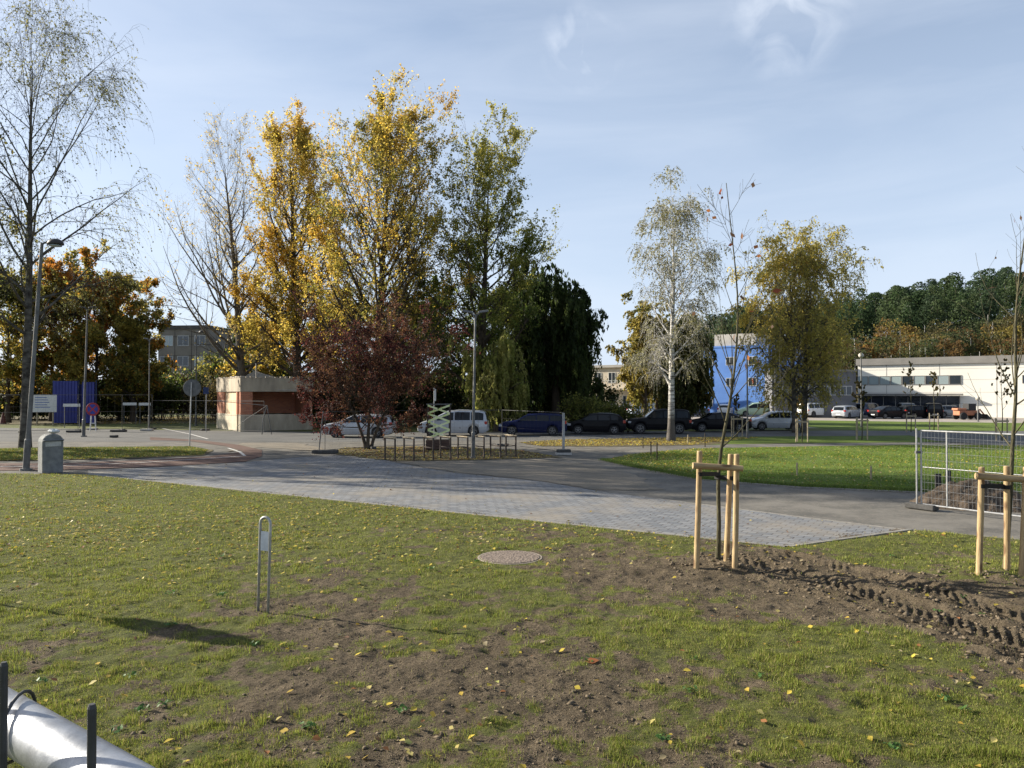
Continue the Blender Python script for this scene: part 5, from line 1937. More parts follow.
# small orange plant machine by the hall
x_, y_ = G(969, 419.5)
ldr = thing('compact_loader', 'small rusty orange compact loader parked before the white hall', 'machine', (x_, y_, 0), 0.1)
M_or = mat('rusty_orange', (0.42, 0.16, 0.08), (0.28, 0.12, 0.07), 3, 0.7)
m_ = MB().box(-1.5, 0.9, -0.55, 0.55, 0.45, 1.0)
m_.box(-1.7, -0.6, -0.5, 0.5, 1.002, 1.25)
m_.build('body', M_or, ldr, 0.08)
MB().box(-0.4, 0.5, -0.5, 0.5, 1.002, 1.75).build('cab', M_trim, ldr, 0.05)
MB().tube([(0.7, 0, 0.8), (1.3, 0, 1.1), (1.8, 0, 0.5)], 0.09, 6).build('arm', M_or, ldr)
MB().add([(1.6, -0.7, 0.05), (2.2, -0.7, 0.05), (1.6, -0.7, 0.6), (1.6, 0.7, 0.05), (2.2, 0.7, 0.05), (1.6, 0.7, 0.6)], [(0, 1, 2), (3, 5, 4), (0, 3, 4, 1), (0, 2, 5, 3), (1, 4, 5, 2)]).build('bucket', M_trim, ldr)
for sx_ in (-1.1, 0.6):
    for sy in (-0.6, 0.6):
        MB().lathe([(0.1, -0.14), (0.36, -0.14), (0.4, -0.1), (0.4, 0.1), (0.36, 0.14), (0.1, 0.14)], 16, (sx_, sy, 0.4), 'y').build('wheel', M_tyre, ldr)

# ================================================================== street furniture
M_galv = mat('galvanised_steel', (0.48, 0.48, 0.47), (0.33, 0.33, 0.33), 9, 0.42, 0.001, 60, metal=0.75)
M_galv_dull = mat('dull_galvanised', (0.17, 0.17, 0.165), (0.10, 0.10, 0.098), 5, 0.6, metal=0.5)
M_lamp = mat('lamp_pole_paint', (0.16, 0.16, 0.155), (0.08, 0.08, 0.08), 2.0, 0.6, metal=0.2)
M_dark = mat('dark_iron', (0.035, 0.033, 0.03), None, 12, 0.6)
M_rubber = mat('rubber_foot', (0.07, 0.068, 0.065), (0.045, 0.043, 0.04), 8, 0.9)
M_conft = mat('concrete_foot', (0.42, 0.40, 0.37), (0.30, 0.29, 0.27), 6, 0.9)


def lamp(label, px, py, ptop, r0=0.09, r1=0.045, head='arm', lean=0.0, m=M_lamp, hs=1.0, group='street lamps'):
    x_, y_ = G(px, py)
    H_ = ZH(ptop, y_)
    th = thing('street_lamp', label, 'street lamp', (x_, y_, 0), 0, group)
    tip = lean
    MB().tube([(0, 0, -0.02), (0, 0, 0.06)], r0 * 1.8, 12).build('base', m, th)
    MB().tube([(0, 0, 0.0), (tip * 0.12, 0, 1.1), (tip * 0.13, 0, 1.15), (tip, 0, H_)], [r0, r0, r0 * 0.72, r1], 12).build('pole', m, th)
    if head == 'arm':
        MB().tube([(tip, 0, H_ - 0.03), (tip + 0.18 * hs, 0, H_ + 0.03), (tip + 0.35 * hs, 0, H_ + 0.03)], 0.035, 8).build('arm', m, th)
        dome = MB()
        N_, K_ = 18, 6
        for i in range(K_ + 1):
            q = i / K_ * PI / 2
            for k in range(N_):
                a = 2 * PI * k / N_
                dome.v.append((tip + 0.50 * hs + math.cos(a) * 0.30 * hs * math.cos(q), math.sin(a) * 0.25 * hs * math.cos(q), H_ - 0.06 + 0.22 * hs * math.sin(q)))
        for i in range(K_):
            for k in range(N_):
                dome.f.append((i * N_ + k, i * N_ + (k + 1) % N_, (i + 1) * N_ + (k + 1) % N_, (i + 1) * N_ + k))
        dome.f.append(tuple(range(N_)[::-1]))
        hd = dome.build('lamp_head', M_dark, th, smooth=True)
        MB().lathe([(0.22 * hs, -0.04), (0.2 * hs, 0.0)], 16, (tip + 0.5 * hs, 0, H_ - 0.075)).build('lens', M_glass_lt, hd)
    elif head == 'double':
        for sg in (-hs, hs):
            MB().tube([(tip, 0, H_ - 0.25), (tip + sg * 0.10, 0, H_ - 0.05), (tip + sg * 0.28, -0.05, H_ + 0.02)], 0.035, 8).build('arm', m, th)
            hd = MB().add([(tip + sg * 0.15, -0.14, H_ + 0.02), (tip + sg * 0.85, -0.16, H_ + 0.10), (tip + sg * 0.85, 0.10, H_ + 0.10), (tip + sg * 0.15, 0.10, H_ + 0.02),
                           (tip + sg * 0.2, -0.10, H_ + 0.12), (tip + sg * 0.8, -0.10, H_ + 0.19), (tip + sg * 0.8, 0.06, H_ + 0.19), (tip + sg * 0.2, 0.06, H_ + 0.12)],
                          [(0, 1, 2, 3), (4, 7, 6, 5), (0, 4, 5, 1), (1, 5, 6, 2), (2, 6, 7, 3), (3, 7, 4, 0)])
            hd.build('lamp_head', M_dark if m is M_lamp else m, th, 0.02)
    elif head == 'ball':
        MB().lathe([(0.05, -0.15), (0.16, -0.1), (0.22, 0.02), (0.20, 0.15), (0.1, 0.24), (0.02, 0.27)], 14, (tip, 0, H_)).build('lamp_head', M_conc_lt, th, smooth=True)
    return th


lamp('tall near street lamp with dark domed head beside the concrete litter bin', 26, 470, 243, 0.115, 0.055, 'arm', 0.52, group='street lamps')
lamp('street lamp in front of the blue hoarding', 83.5, 436.5, 309, 0.11, 0.045, 'double', 0.2, M_lamp, 0.55)
lamp('thin pole lamp left of the apartment block', 149, 429.5, 340, 0.07, 0.035, 'double', 0.0, M_galv_dull, 0.5)
lamp('thin lamp standing right behind the round road sign', 196, 425.5, 332, 0.09, 0.05, 'arm', 0.0, M_galv_dull)
lamp('grey double headed street lamp among the bike racks', 473, 458, 314, 0.085, 0.045, 'double', 0.1, M_galv_dull, 0.7)
lamp('dark twin headed lamp before the blue block', 747.5, 438, 350, 0.07, 0.05, 'double', 0.0, M_lamp)
lamp('small globe lamp before the annex of the white hall', 861.5, 427, 356, 0.08, 0.05, 'ball', 0.0, M_lamp)
lamp('slim grey mast right of the blue block', 775.5, 421, 362, 0.10, 0.05, 'none', 0.0, M_galv_dull)
lamp('short dark pole lamp before the white hall wall', 978, 421.5, 399, 0.07, 0.05, 'ball', 0.0, M_lamp)

# round road sign seen from behind
x_, y_ = G(189.5, 447)
sg_ = thing('road_sign', 'round road sign seen from its grey back on a thin post at the verge end', 'road sign', (x_, y_, 0), rad(8))
hs_ = ZH(388, y_)
MB().tube([(0, 0, 0), (0.08, 0, hs_ + 0.3)], 0.035, 10).build('post', M_galv, sg_)
MB().lathe([(0.44, -0.012), (0.46, 0.0), (0.44, 0.012)], 28, (0.10, 0.06, hs_), 'y').build('sign_plate', M_galv_dull, sg_)
x_, y_ = G(206, 432)
sg_ = thing('road_sign', 'small blue square sign just right of the round sign back', 'road sign', (x_, y_, 0))
MB().tube([(0, 0, 0), (0, 0, 3.3)], 0.03, 8).build('post', M_galv, sg_)
MB().box(-0.2, 0.2, -0.05, -0.032, 2.8, 3.3).build('sign_plate', mat('sign_blue', (0.012, 0.03, 0.11), None, 2, 0.5), sg_)
# out of frame sign whose shadow falls on the lawn
sg_ = thing('road_sign', 'round road sign on a thin post left of the lawn', 'road sign', (-8.7, 10.6, 0), rad(-50))
MB().tube([(0, 0, 0), (0, 0, 2.75)], 0.03, 8).build('post', M_galv, sg_)
MB().lathe([(0.46, -0.012), (0.48, 0.0), (0.46, 0.012)], 28, (0, -0.05, 2.25), 'y').build('sign_plate', M_galv_dull, sg_)
# no parking sign low on two legs (pictogram like blocks)
x_, y_ = G(93, 431)
sg_ = thing('road_sign', 'low no stopping sign with blue disc and red cross on a white stand', 'road sign', (x_, y_, 0), rad(5))
m_ = MB()
for sx_ in (-0.14, 0.14):
    m_.tube([(sx_ * 1.5, 0, 0), (sx_, 0, 1.15)], 0.045, 6)
m_.box(-0.2, 0.2, -0.02, 0.02, 0.55, 0.62)
m_.build('stand', M_wframe, sg_)
MB().lathe([(0.48, -0.012), (0.5, 0.0), (0.48, 0.012)], 28, (0, -0.07, 1.65), 'y').build('disc', mat('sign_red', (0.35, 0.03, 0.03), None, 2, 0.5), sg_)
MB().lathe([(0.37, -0.01), (0.37, 0.0)], 28, (0, -0.089, 1.65), 'y').build('disc_centre', mat('sign_blue_in', (0.03, 0.05, 0.32), None, 2, 0.5), sg_)
m_ = MB()
for a in (PI / 4, -PI / 4):
    m_.box(-0.36, 0.36, -0.108 - (0.003 if a > 0 else 0), -0.101, -0.045, 0.045, Matrix.Translation((0, 0, 1.65)) @ Matrix.Rotation(a, 4, 'Y'))
m_.build('red_cross', mat('sign_red2', (0.38, 0.03, 0.03), None, 2, 0.5), sg_)

# white information board
x_, y_ = G(45, 425)
ib = thing('notice_board', 'white notice board with faint blue print on two posts by the left fence', 'board', (x_, y_, 0), rad(3))
for sx_ in (-0.7, 0.7):
    MB().box(sx_ - 0.05, sx_ + 0.05, -0.05, 0.05, 0, 1.6).build('post', M_stake_far, ib)
MB().box(-1.05, 1.05, -0.09, -0.055, 1.15, 2.75).build('board', M_wframe, ib)
m_ = MB()
for k in range(5):
    m_.box(-0.85, -0.85 + 0.9 + 0.5 * rr.random(), -0.096, -0.092, 2.45 - k * 0.22, 2.52 - k * 0.22)
m_.build('print', mat('print_blue', (0.15, 0.2, 0.42), None, 4, 0.7), ib)

# litter bin
x_, y_ = G(50.5, 473)
M_bin = mat('bin_concrete', (0.20, 0.205, 0.20), (0.12, 0.125, 0.125), 5, 0.85, 0.006, 50)
bn = thing('litter_bin', 'grey concrete litter bin with arched top and pale slot beside the near lamp', 'bin', (x_, y_, 0), rad(48))
bw, bd, bh = 0.33, 0.26, 1.40
prof = [(-bw, 0), (bw, 0), (bw * 1.02, bh * 0.80)]
for k in range(9):
    q = k / 8 * PI
    prof.append((bw * 1.02 * math.cos(q) * (1 if True else 0), bh * 0.80 + math.sin(q) * bh * 0.20))
prof.append((-bw * 1.02, bh * 0.80))
# prof as x,z polygon extruded in y
uniq = []
for p in prof:
    if not uniq or (abs(p[0] - uniq[-1][0]) + abs(p[1] - uniq[-1][1])) > 1e-4:
        uniq.append(p)
n = len(uniq)
V = [(a, -bd, z) for a, z in uniq] + [(a, bd, z) for a, z in uniq]
F = [tuple(range(n)), tuple(range(2 * n - 1, n - 1, -1))] + [(k, k + n, (k + 1) % n + n, (k + 1) % n) for k in range(n)]
mb = MB(); mb.v, mb.f = V, F
mb.build('body', M_bin, bn, 0.035)
hd = MB().box(-0.25, 0.25, -bd - 0.012, -bd + 0.02, 0.95, 1.13)
hd.build('slot', mat('slot_pale', (0.45, 0.45, 0.42), (0.3, 0.3, 0.28), 6, 0.8), bn, 0.03)
MB().add([(-0.33, -bd - 0.004, 1.14), (0.33, -bd - 0.004, 1.14), (0.33, -bd - 0.09, 1.17), (-0.33, -bd - 0.09, 1.17), (-0.33, -bd - 0.004, 1.20), (0.33, -bd - 0.004, 1.20)],
         [(0, 1, 2, 3), (3, 2, 5, 4), (0, 3, 4), (1, 5, 2)]).build('hood', M_bin, bn)
wr_ = thing('litter', 'crumpled white paper lying on top of the litter bin', 'litter', (x_ + 0.12, y_, bh - 0.005))
m_ = MB().lathe([(0.03, 0.0), (0.14, 0.03), (0.18, 0.09), (0.12, 0.15), (0.03, 0.17)], 9)
m_.v = [(a * (0.8 + 0.5 * rr.random()), b_ * (0.8 + 0.5 * rr.random()), c * (0.8 + 0.4 * rr.random())) for a, b_, c in m_.v]
m_.build('paper', M_wframe, wr_)

# temporary fences
M_fence_far = mat('weathered_fence_steel', (0.085, 0.085, 0.083), (0.05, 0.05, 0.05), 5, 0.8)
def fence_panel(label, ax_, ay_, bx_, by_, h, cell=0.12, wr=0.003, fr=0.021, group='temporary mesh fence panels', m=None, foot='rubber', foot2=False, mid=True, posts=(), rows=None, cat='fence'):
    m = m or M_galv
    L_ = math.hypot(bx_ - ax_, by_ - ay_)
    th = thing('mesh_fence', label, cat, (ax_, ay_, 0), math.atan2(by_ - ay_, bx_ - ax_), group)
    z0 = 0.12
    f = MB()
    f.tube([(0, 0, 0.05), (0, 0, h)], fr, 10)
    f.tube([(L_, 0, 0.05), (L_, 0, h)], fr, 10)
    f.tube([(0, 0, h - fr), (L_, 0, h - fr)], fr * 0.95, 10)
    f.tube([(0, 0, z0), (L_, 0, z0)], fr * 0.95, 10)
    if mid:
        f.tube([(0, 0.0, h * 0.53), (L_, 0, h * 0.53)], fr * 0.6, 8)
    for p in posts:
        f.tube([(p, 0.0, z0), (p, 0, h)], fr * 0.9, 10)
    f.build('frame', m, th)
    n_ = int(L_ / cell)
    g_ = MB()
    for k in range(1, n_):
        x_ = k * L_ / n_
        g_.tube([(x_, -0.012, z0), (x_, -0.012, h - fr)], wr, 4, caps=False)
    nr = rows or int((h - z0) / (cell * 2))
    for k in range(1, nr):
        z_ = z0 + k * (h - z0) / nr
        g_.tube([(0, -0.018, z_), (L_, -0.018, z_)], wr, 4, caps=False)
    g_.build('wire_mesh', m, th)
    for p in ((0, L_) if foot2 else (0,)):
        mm_ = M_rubber if foot == 'rubber' else M_conft
        MB().box(p - 0.13, p + 0.13, -0.36, 0.36, 0.0, 0.13).build('foot', mm_, th, 0.025)
    return th


# near right fence
fa, fb = G(921.5, 509), G(1060, 527)
dv = Vector((fb[0] - fa[0], fb[1] - fa[1])).normalized()
fp = fence_panel('galvanised mesh fence panel beyond the right staked tree', fa[0], fa[1], fa[0] + dv.x * 3.5, fa[1] + dv.y * 3.5, 1.93, 0.085, 0.0028, 0.021, posts=(0.62,), foot='rubber')
ff = [c for c in fp.children if c.name.startswith('foot')][0]
ff.data.transform(Matrix.Rotation(PI / 2, 4, 'Z'))
pp = thing('steel_pole', 'second steel post clamped against the left end of the near fence panel', 'post', (fa[0] - 0.10, fa[1] + 0.02, 0))
MB().tube([(0, 0, 0.05), (0, 0, 1.96)], 0.021, 10).build('tube', M_galv, pp)
MB().box(-0.03, 0.13, -0.035, 0.035, 1.35, 1.41).build('clamp', M_galv_dull, pp)
fence_panel('mesh fence panel running on out of view at the right', fa[0] + dv.x * 3.56, fa[1] + dv.y * 3.56, fa[0] + dv.x * 7.0, fa[1] + dv.y * 7.0, 1.93, 0.085, 0.0028, 0.021)
# heap of earth behind it
def heap(label, cx, cy, rx, ry, h, seed, m, rz=0):
    rng = np.random.default_rng(seed)
    n = 60
    u = np.linspace(-1.1, 1.1, n)
    X, Y_ = np.meshgrid(u, u)
    q = np.hypot(X, Y_)
    Z = h * np.clip(1 - q ** 1.6, -0.08, 1) * (0.6 + 0.8 * fbm(X * 2 + seed, Y_ * 2, 4, 5)) + 0.45 * h * (fbm(X * 8, Y_ * 8, 4, 6, 0.7) - 0.5) * (q < 1)
    Z = np.maximum(Z, -0.06)
    i = np.arange(n * n).reshape(n, n)
    F = np.stack([i[:-1, :-1].ravel(), i[:-1, 1:].ravel(), i[1:, 1:].ravel(), i[1:, :-1].ravel()], 1)
    o = np_mesh('soil_heap', np.stack([X.ravel() * rx, Y_.ravel() * ry, Z.ravel()], 1), F, m)
    o.location = (cx, cy, 0)
    o.rotation_euler = (0, 0, rz)
    return tag(o, label, 'soil heap')


hx_, hy_ = G(990, 512)
M_heap = mat('dug_earth', (0.11, 0.08, 0.055), (0.055, 0.042, 0.03), 5, 0.95, 0.03, 25)
heap('dark heap of dug earth behind the near mesh fence', hx_ + 0.2, hy_ + 0.9, 1.5, 0.8, 0.62, 4, M_heap, -0.3)
m_ = MB()
pgx, pgy = G(947, 503)
pl = thing('marker_posts', 'two short dark posts standing behind the near mesh fence', 'posts', (pgx, pgy, 0))
MB().box(-0.28, -0.14, 0, 0.05, 0, 0.75).build('post', M_dark, pl)
MB().box(0.05, 0.17, 0.1, 0.15, 0, 0.82).build('post', M_dark, pl)

# far fence on the left: posts and panels (feet near y 430)
lf = [(-60, 432), (20, 432.5), (78, 431), (122, 430.5), (152, 429.5), (205, 430.5), (264, 433)]
lbs = ['mesh fence panel at the far left by the birch', 'mesh fence panel before the notice board', 'mesh fence panel before the blue hoarding', 'mesh fence panel right of the low no stopping sign',
       'mesh fence panel before the apartment block', 'mesh fence panel reaching the brick kiosk']
for k in range(6):
    a, b_ = G(*lf[k]), G(*lf[k + 1])
    fence_panel(lbs[k], a[0], a[1], b_[0], b_[1], 2.75 if k < 4 else 2.3, 0.5, 0.0025, 0.017, m=M_fence_far, group='temporary fence along the left road', rows=3)
m_ = [(122, 431), (78, 431.5), (152, 430), (194, 434), (20, 432.5)]
# middle fence posts around the planter area
mf = [(325, 452.5, 413), (372, 449, 415), (430, 447, 416), (502, 446, 412), (563.5, 454.5, 414)]
for k in range(4):
    a, b_ = G(mf[k][0], mf[k][1]), G(mf[k + 1][0], mf[k + 1][1])
    fence_panel(['mesh fence panel left of the dark red tree', 'mesh fence panel right of the dark red tree', 'mesh fence panel behind the bike racks before the minivan', 'mesh fence panel before the dark blue estate car'][k],
                a[0], a[1], b_[0], b_[1], 1.95, 0.4, 0.002, 0.013, m=M_fence_far, group='temporary fence round the bike racks', rows=4, mid=False)
x_, y_ = G(563.5, 455)
ps = thing('steel_pole', 'white post in a two layer black and white block foot right of the racks', 'post', (x_, y_, 0))
MB().tube([(0, 0, 0.1), (0, 0, ZH(413, y_))], 0.062, 12).build('tube', mat('white_pole', (0.36, 0.36, 0.35), (0.24, 0.24, 0.23), 4, 0.6), ps)
MB().box(-0.36, 0.36, -0.2, 0.2, 0, 0.12).build('lower_block', M_conft, ps, 0.02)
MB().box(-0.33, 0.33, -0.18, 0.18, 0.122, 0.26).build('upper_block', M_rubber, ps, 0.03)
x_, y_ = G(326, 453)
ps = thing('steel_pole', 'thin post with rubber foot at the left end of the leafy bed', 'post', (x_, y_ - 0.15, 0))
MB().box(-0.6, 0.6, -0.2, 0.2, 0, 0.16).build('foot', M_rubber, ps, 0.03)
MB().tube([(-0.3, 0, 0.1), (-0.1, 0, 2.0)], 0.025, 8).build('tube', M_galv_dull, ps)
# broken angled barrier by the kiosk
x_, y_ = G(262, 434.5)
br_ = thing('fence_frame', 'bent steel frame leaning in front of the brick kiosk', 'fence', (x_, y_, 0))
MB().tube([(0, 0, 0), (0.05, 0, 1.0), (0.25, 0, 1.7), (0.35, 0, 2.0)], 0.035, 8).build('frame', M_galv_dull, br_)
MB().tube([(0.35, 0, 2.0), (0.45, 0.1, 1.0), (0.6, 0.2, 0)], 0.03, 8).build('frame', M_galv_dull, br_)
MB().tube([(0.35, 0, 2.0), (-1.5, 0.3, 2.15), (-3.2, 0.5, 2.3)], 0.02, 6).build('rail', M_galv_dull, br_)
MB().tube([(0.35, 0, 2.0), (-1.2, 0.3, 1.05), (-1.9, 0.4, 0.5)], 0.015, 6).build('rail', M_galv_dull, br_)
# taped off trestle barriers at left
for k, (px, py, wpx, lb) in enumerate([(72, 428, 15, 'white topped trestle barrier before the blue hoarding'), (130, 424, 12, 'left white topped trestle barrier beside the far pole'), (145, 424.5, 10, 'right white topped trestle barrier beside the far pole')]):
    x_, y_ = G(px, py)
    w2 = wpx / FP * y_ / 2
    tr = thing('barrier', lb, 'barrier', (x_, y_, 0), 0, 'trestle barriers on the left road')
    for sx_ in (-1, 1):
        MB().tube([(sx_ * w2, 0, 0), (sx_ * w2, 0, 2.0)], 0.03, 6).build('leg', M_galv_dull, tr)
    MB().box(-w2 - 0.08, w2 + 0.08, -0.09, -0.05, 1.75, 2.0).build('top_board', M_wframe, tr)
# debris on the left road
for k, (px, py, s_) in enumerate([(78, 432, 0.5), (96, 429.5, 0.35), (122, 431.5, 0.55), (150, 430.5, 0.45), (118, 437, 0.2)]):
    x_, y_ = G(px, py)
    fo = MB().box(-s_, s_, -0.2, 0.2, 0, 0.15).build('loose_block', M_rubber if k % 2 == 0 else M_conft, None, 0.03)
    fo.location = (x_, y_ - 0.5, 0)
    tag(fo, ['rubber block lying below the hoarding lamp', 'pale concrete block by the low no stopping sign', 'long dark rubber block on the road centre left', 'pale block at the foot of the far pole', 'small dark block alone on the left road'][k], 'block', 'loose fence feet on the left road')

# traffic cone at left
x_, y_ = G(3, 424)
cn = thing('traffic_cone', 'small dark traffic cone at the far left edge', 'cone', (x_, y_, 0))
MB().lathe([(0.28, 0.05), (0.05, 1.1)], 16).build('cone', mat('cone_dark', (0.12, 0.04, 0.03), None, 2, 0.7), cn)
MB().box(-0.36, 0.36, -0.36, 0.36, 0, 0.05).build('base', M_rubber, cn)

# bike racks
M_rack = mat('rack_brown', (0.05, 0.032, 0.025), (0.03, 0.02, 0.016), 10, 0.6)
M_rackwood = mat('rack_wood_cap', (0.55, 0.45, 0.30), (0.42, 0.33, 0.21), 8, 0.7, stretch=(0.3, 2, 2))
racks = [(385, 395, 461), (404, 413.6, 461), (424, 433, 460), (440.5, 450.5, 459.5), (458, 467.5, 459.3), (474, 484, 458.8), (490.5, 500.6, 457.8), (506, 516, 457.4)]
rlb = ['leftmost bike rack hoop', 'second bike rack hoop from the left', 'bike rack hoop left in front of the brown planter', 'bike rack hoop right in front of the brown planter', 'bike rack hoop left of the grey lamp pole',
       'bike rack hoop just right of the grey lamp pole', 'second bike rack hoop from the right', 'rightmost bike rack hoop']
rk0 = None
for (xa, xb, py), lb in zip(racks, rlb):
    a = G(xa, py - 1.3)
    b_ = G(xb, py + 0.2)
    ang_ = math.atan2(b_[1] - a[1], b_[0] - a[0])
    if rk0 is None:
        rk0 = thing('bike_rack', lb + ' with pale wooden cap', 'bike rack', (a[0], a[1], 0.0), ang_, 'bike rack hoops')
        L0 = math.hypot(b_[0] - a[0], b_[1] - a[1])
        for x_ in (0.0, L0):
            MB().box(x_ - 0.028, x_ + 0.028, -0.028, 0.028, 0, 0.90).build('leg', M_rack, rk0)
        MB().box(-0.028, L0 + 0.028, -0.026, 0.026, 0.902, 0.94).build('top_bar', M_rack, rk0)
        MB().box(0.03, L0 - 0.03, -0.015, 0.015, 0.50, 0.54).build('cross_bar', M_rack, rk0)
        MB().box(-0.05, L0 + 0.05, -0.05, 0.05, 0.942, 0.985).build('wooden_cap', M_rackwood, rk0, 0.01)
    else:
        c = rk0.copy()
        COL.objects.link(c)
        for ch in [o for o in S.objects if o.parent == rk0]:
            d = ch.copy()
            COL.objects.link(d)
            d.parent = c
        c.location = (a[0], a[1], 0)
        c.rotation_euler = (0, 0, ang_)
        c['label'] = lb

# planter with taped frame
x_, y_ = G(438, 449.5)
M_plank = mat('planter_wood', (0.09, 0.05, 0.035), (0.05, 0.03, 0.022), 4, 0.8, stretch=(0.3, 1, 5))
pln = thing('planter', 'low brown wooden planter box behind the bike racks', 'planter', (x_, y_, 0))
m_ = MB()
for k in range(3):
    m_.box(-0.58, 0.58, -0.35, 0.35, 0.03 + k * 0.155, 0.03 + k * 0.155 + 0.145)
m_.build('box', M_plank, pln, 0.012)
MB().box(-0.54, 0.54, -0.31, 0.31, 0.487, 0.50).build('soil', M_heap, pln)
frm = thing('frame_stand', 'dark rectangular frame criss-crossed with yellow green barrier tape over the planter', 'frame', (x_, y_ + 0.42, 0))
fh = ZH(405, y_ + 0.42)
for sx_ in (-0.56, 0.56):
    MB().box(sx_ - 0.05, sx_ + 0.05, -0.04, 0.04, 0, fh).build('post', M_rack, frm)
MB().box(-0.64, 0.64, -0.05, 0.05, fh + .002, fh + 0.07).build('top_bar', M_galv_dull, frm)
M_tape = mat('barrier_tape', (0.62, 0.72, 0.22), (0.78, 0.80, 0.55), 6, 0.5)
for k in range(8):
    z1 = 0.56 + (k // 2) * 0.42
    z2 = z1 + 0.40
    a, b_ = (-0.56, 0.56) if k % 2 == 0 else (0.56, -0.56)
    yk = -0.05 - 0.004 * k
    hw = 0.05
    MB().add([(a, yk, z1 - hw), (b_, yk + 0.002, z2 - hw), (b_, yk + 0.002, z2 + hw), (a, yk, z1 + hw), (a, yk + .001, z1 - hw), (b_, yk + .003, z2 - hw), (b_, yk + .003, z2 + hw), (a, yk + .001, z1 + hw)],
             [(0, 1, 2, 3), (4, 7, 6, 5), (0, 4, 5, 1), (3, 2, 6, 7)]).build('tape', M_tape, frm)
x_, y_ = G(434, 440)
wp = thing('road_sign', 'narrow white sign edge on a post above the taped frame', 'road sign', (x_, y_, 0))
MB().tube([(0, 0, 0), (0, 0, ZH(388, y_))], 0.03, 8).build('post', M_galv, wp)
MB().box(0.0, 0.12, -0.02, 0.02, ZH(401, y_), ZH(389, y_)).build('sign_plate', M_wframe, wp)

# thin stakes around fresh plantings on the mid lawn
for k, (px, py, h) in enumerate([(657, 461, 0.75), (651, 455, 0.6), (643, 448, 0.55), (705, 447, 0.7), (797, 476.5, 0.45), (871, 479.5, 0.42), (688, 444, 0.5)]):
    x_, y_ = G(px, py)
    s_ = MB().box(-0.022, 0.022, -0.022, 0.022, -0.03, h).build('marker_stake', M_stake_far if k > 3 else M_bark_dk)
    s_.location = (x_, y_, 0.02)
    tag(s_, ['dark thin stake at the tip of the mid lawn', 'short dark stake on the bare patch of the mid lawn', 'dark stub at the leafy strip edge', 'thin stake left of the bare staked tree on the lawn edge',
             'pale short stake left on the dug lawn patch', 'pale short stake right on the dug lawn patch', 'dark stake right of the white birch foot'][k], 'stake', 'marker stakes on the mid lawn')

M_hoop = mat('hoop_steel', (0.42, 0.42, 0.40), (0.28, 0.28, 0.27), 12, 0.45, metal=0.25)
# clip shaped steel hoop post with white plate
x_, y_ = G(263, 617)
zl_ = float(lawn_z(np.array([x_]), np.array([y_]))[0])
hp = thing('hoop_post', 'narrow steel hoop post holding a small white plate on the front lawn', 'marker post', (x_, y_, zl_), rad(-22))
hh_ = ZH(517, y_) - zl_
wd = 0.078
pts = [(-wd, 0, -0.1), (-wd, 0, hh_ - wd)]
for k in range(1, 8):
    q = PI - k * PI / 8
    pts.append((wd * math.cos(q), 0, hh_ - wd + wd * math.sin(q)))
pts += [(wd, 0, hh_ - wd), (wd, 0, -0.1)]
Ml = Matrix.Rotation(rad(1.6), 4, 'Y')
MB().tube([Ml @ Vector(p) for p in pts], 0.0175, 12).build('hoop', M_hoop, hp, smooth=True)
MB().box(-wd + 0.02, wd - 0.017, -0.010, 0.004, hh_ - 0.42, hh_ - 0.18, Ml).build('plate', mat('white_plate', (0.62, 0.64, 0.66), (0.5, 0.52, 0.54), 9, 0.5), hp)

# manhole cover
mh = thing('manhole_cover', 'round cast concrete manhole cover set in the front lawn', 'manhole cover', (MANHOLE[0], MANHOLE[1], 0.062))
M_mh, t, b = new_mat('manhole_top')
b.inputs['Roughness'].default_value = 0.85
tcn = t.nodes.new('ShaderNodeTexCoord')
vo = t.nodes.new('ShaderNodeTexVoronoi')
vo.inputs['Scale'].default_value = 26
t.links.new(tcn.outputs['Object'], vo.inputs['Vector'])
rmp = ramp(t, vo.outputs['Distance'], 0.22, (0.30, 0.235, 0.185), 0.5, (0.12, 0.09, 0.068))
t.links.new(rmp.outputs[0], b.inputs['Base Color'])
bp = t.nodes.new('ShaderNodeBump')
bp.inputs['Distance'].default_value = 0.012
bp.invert = True
t.links.new(vo.outputs['Distance'], bp.inputs['Height'])
t.links.new(bp.outputs[0], b.inputs['Normal'])
MB().lathe([(0.50, -0.05), (0.50, 0.010), (0.495, 0.014)], 48).build('cover', M_mh, mh)
MB().lathe([(0.545, -0.05), (0.545, 0.002), (0.54, 0.006), (0.512, 0.006), (0.508, -0.01)], 48).build('ring', mat('manhole_ring', (0.30, 0.25, 0.20), (0.20, 0.17, 0.13), 9, 0.9, 0.003), mh)

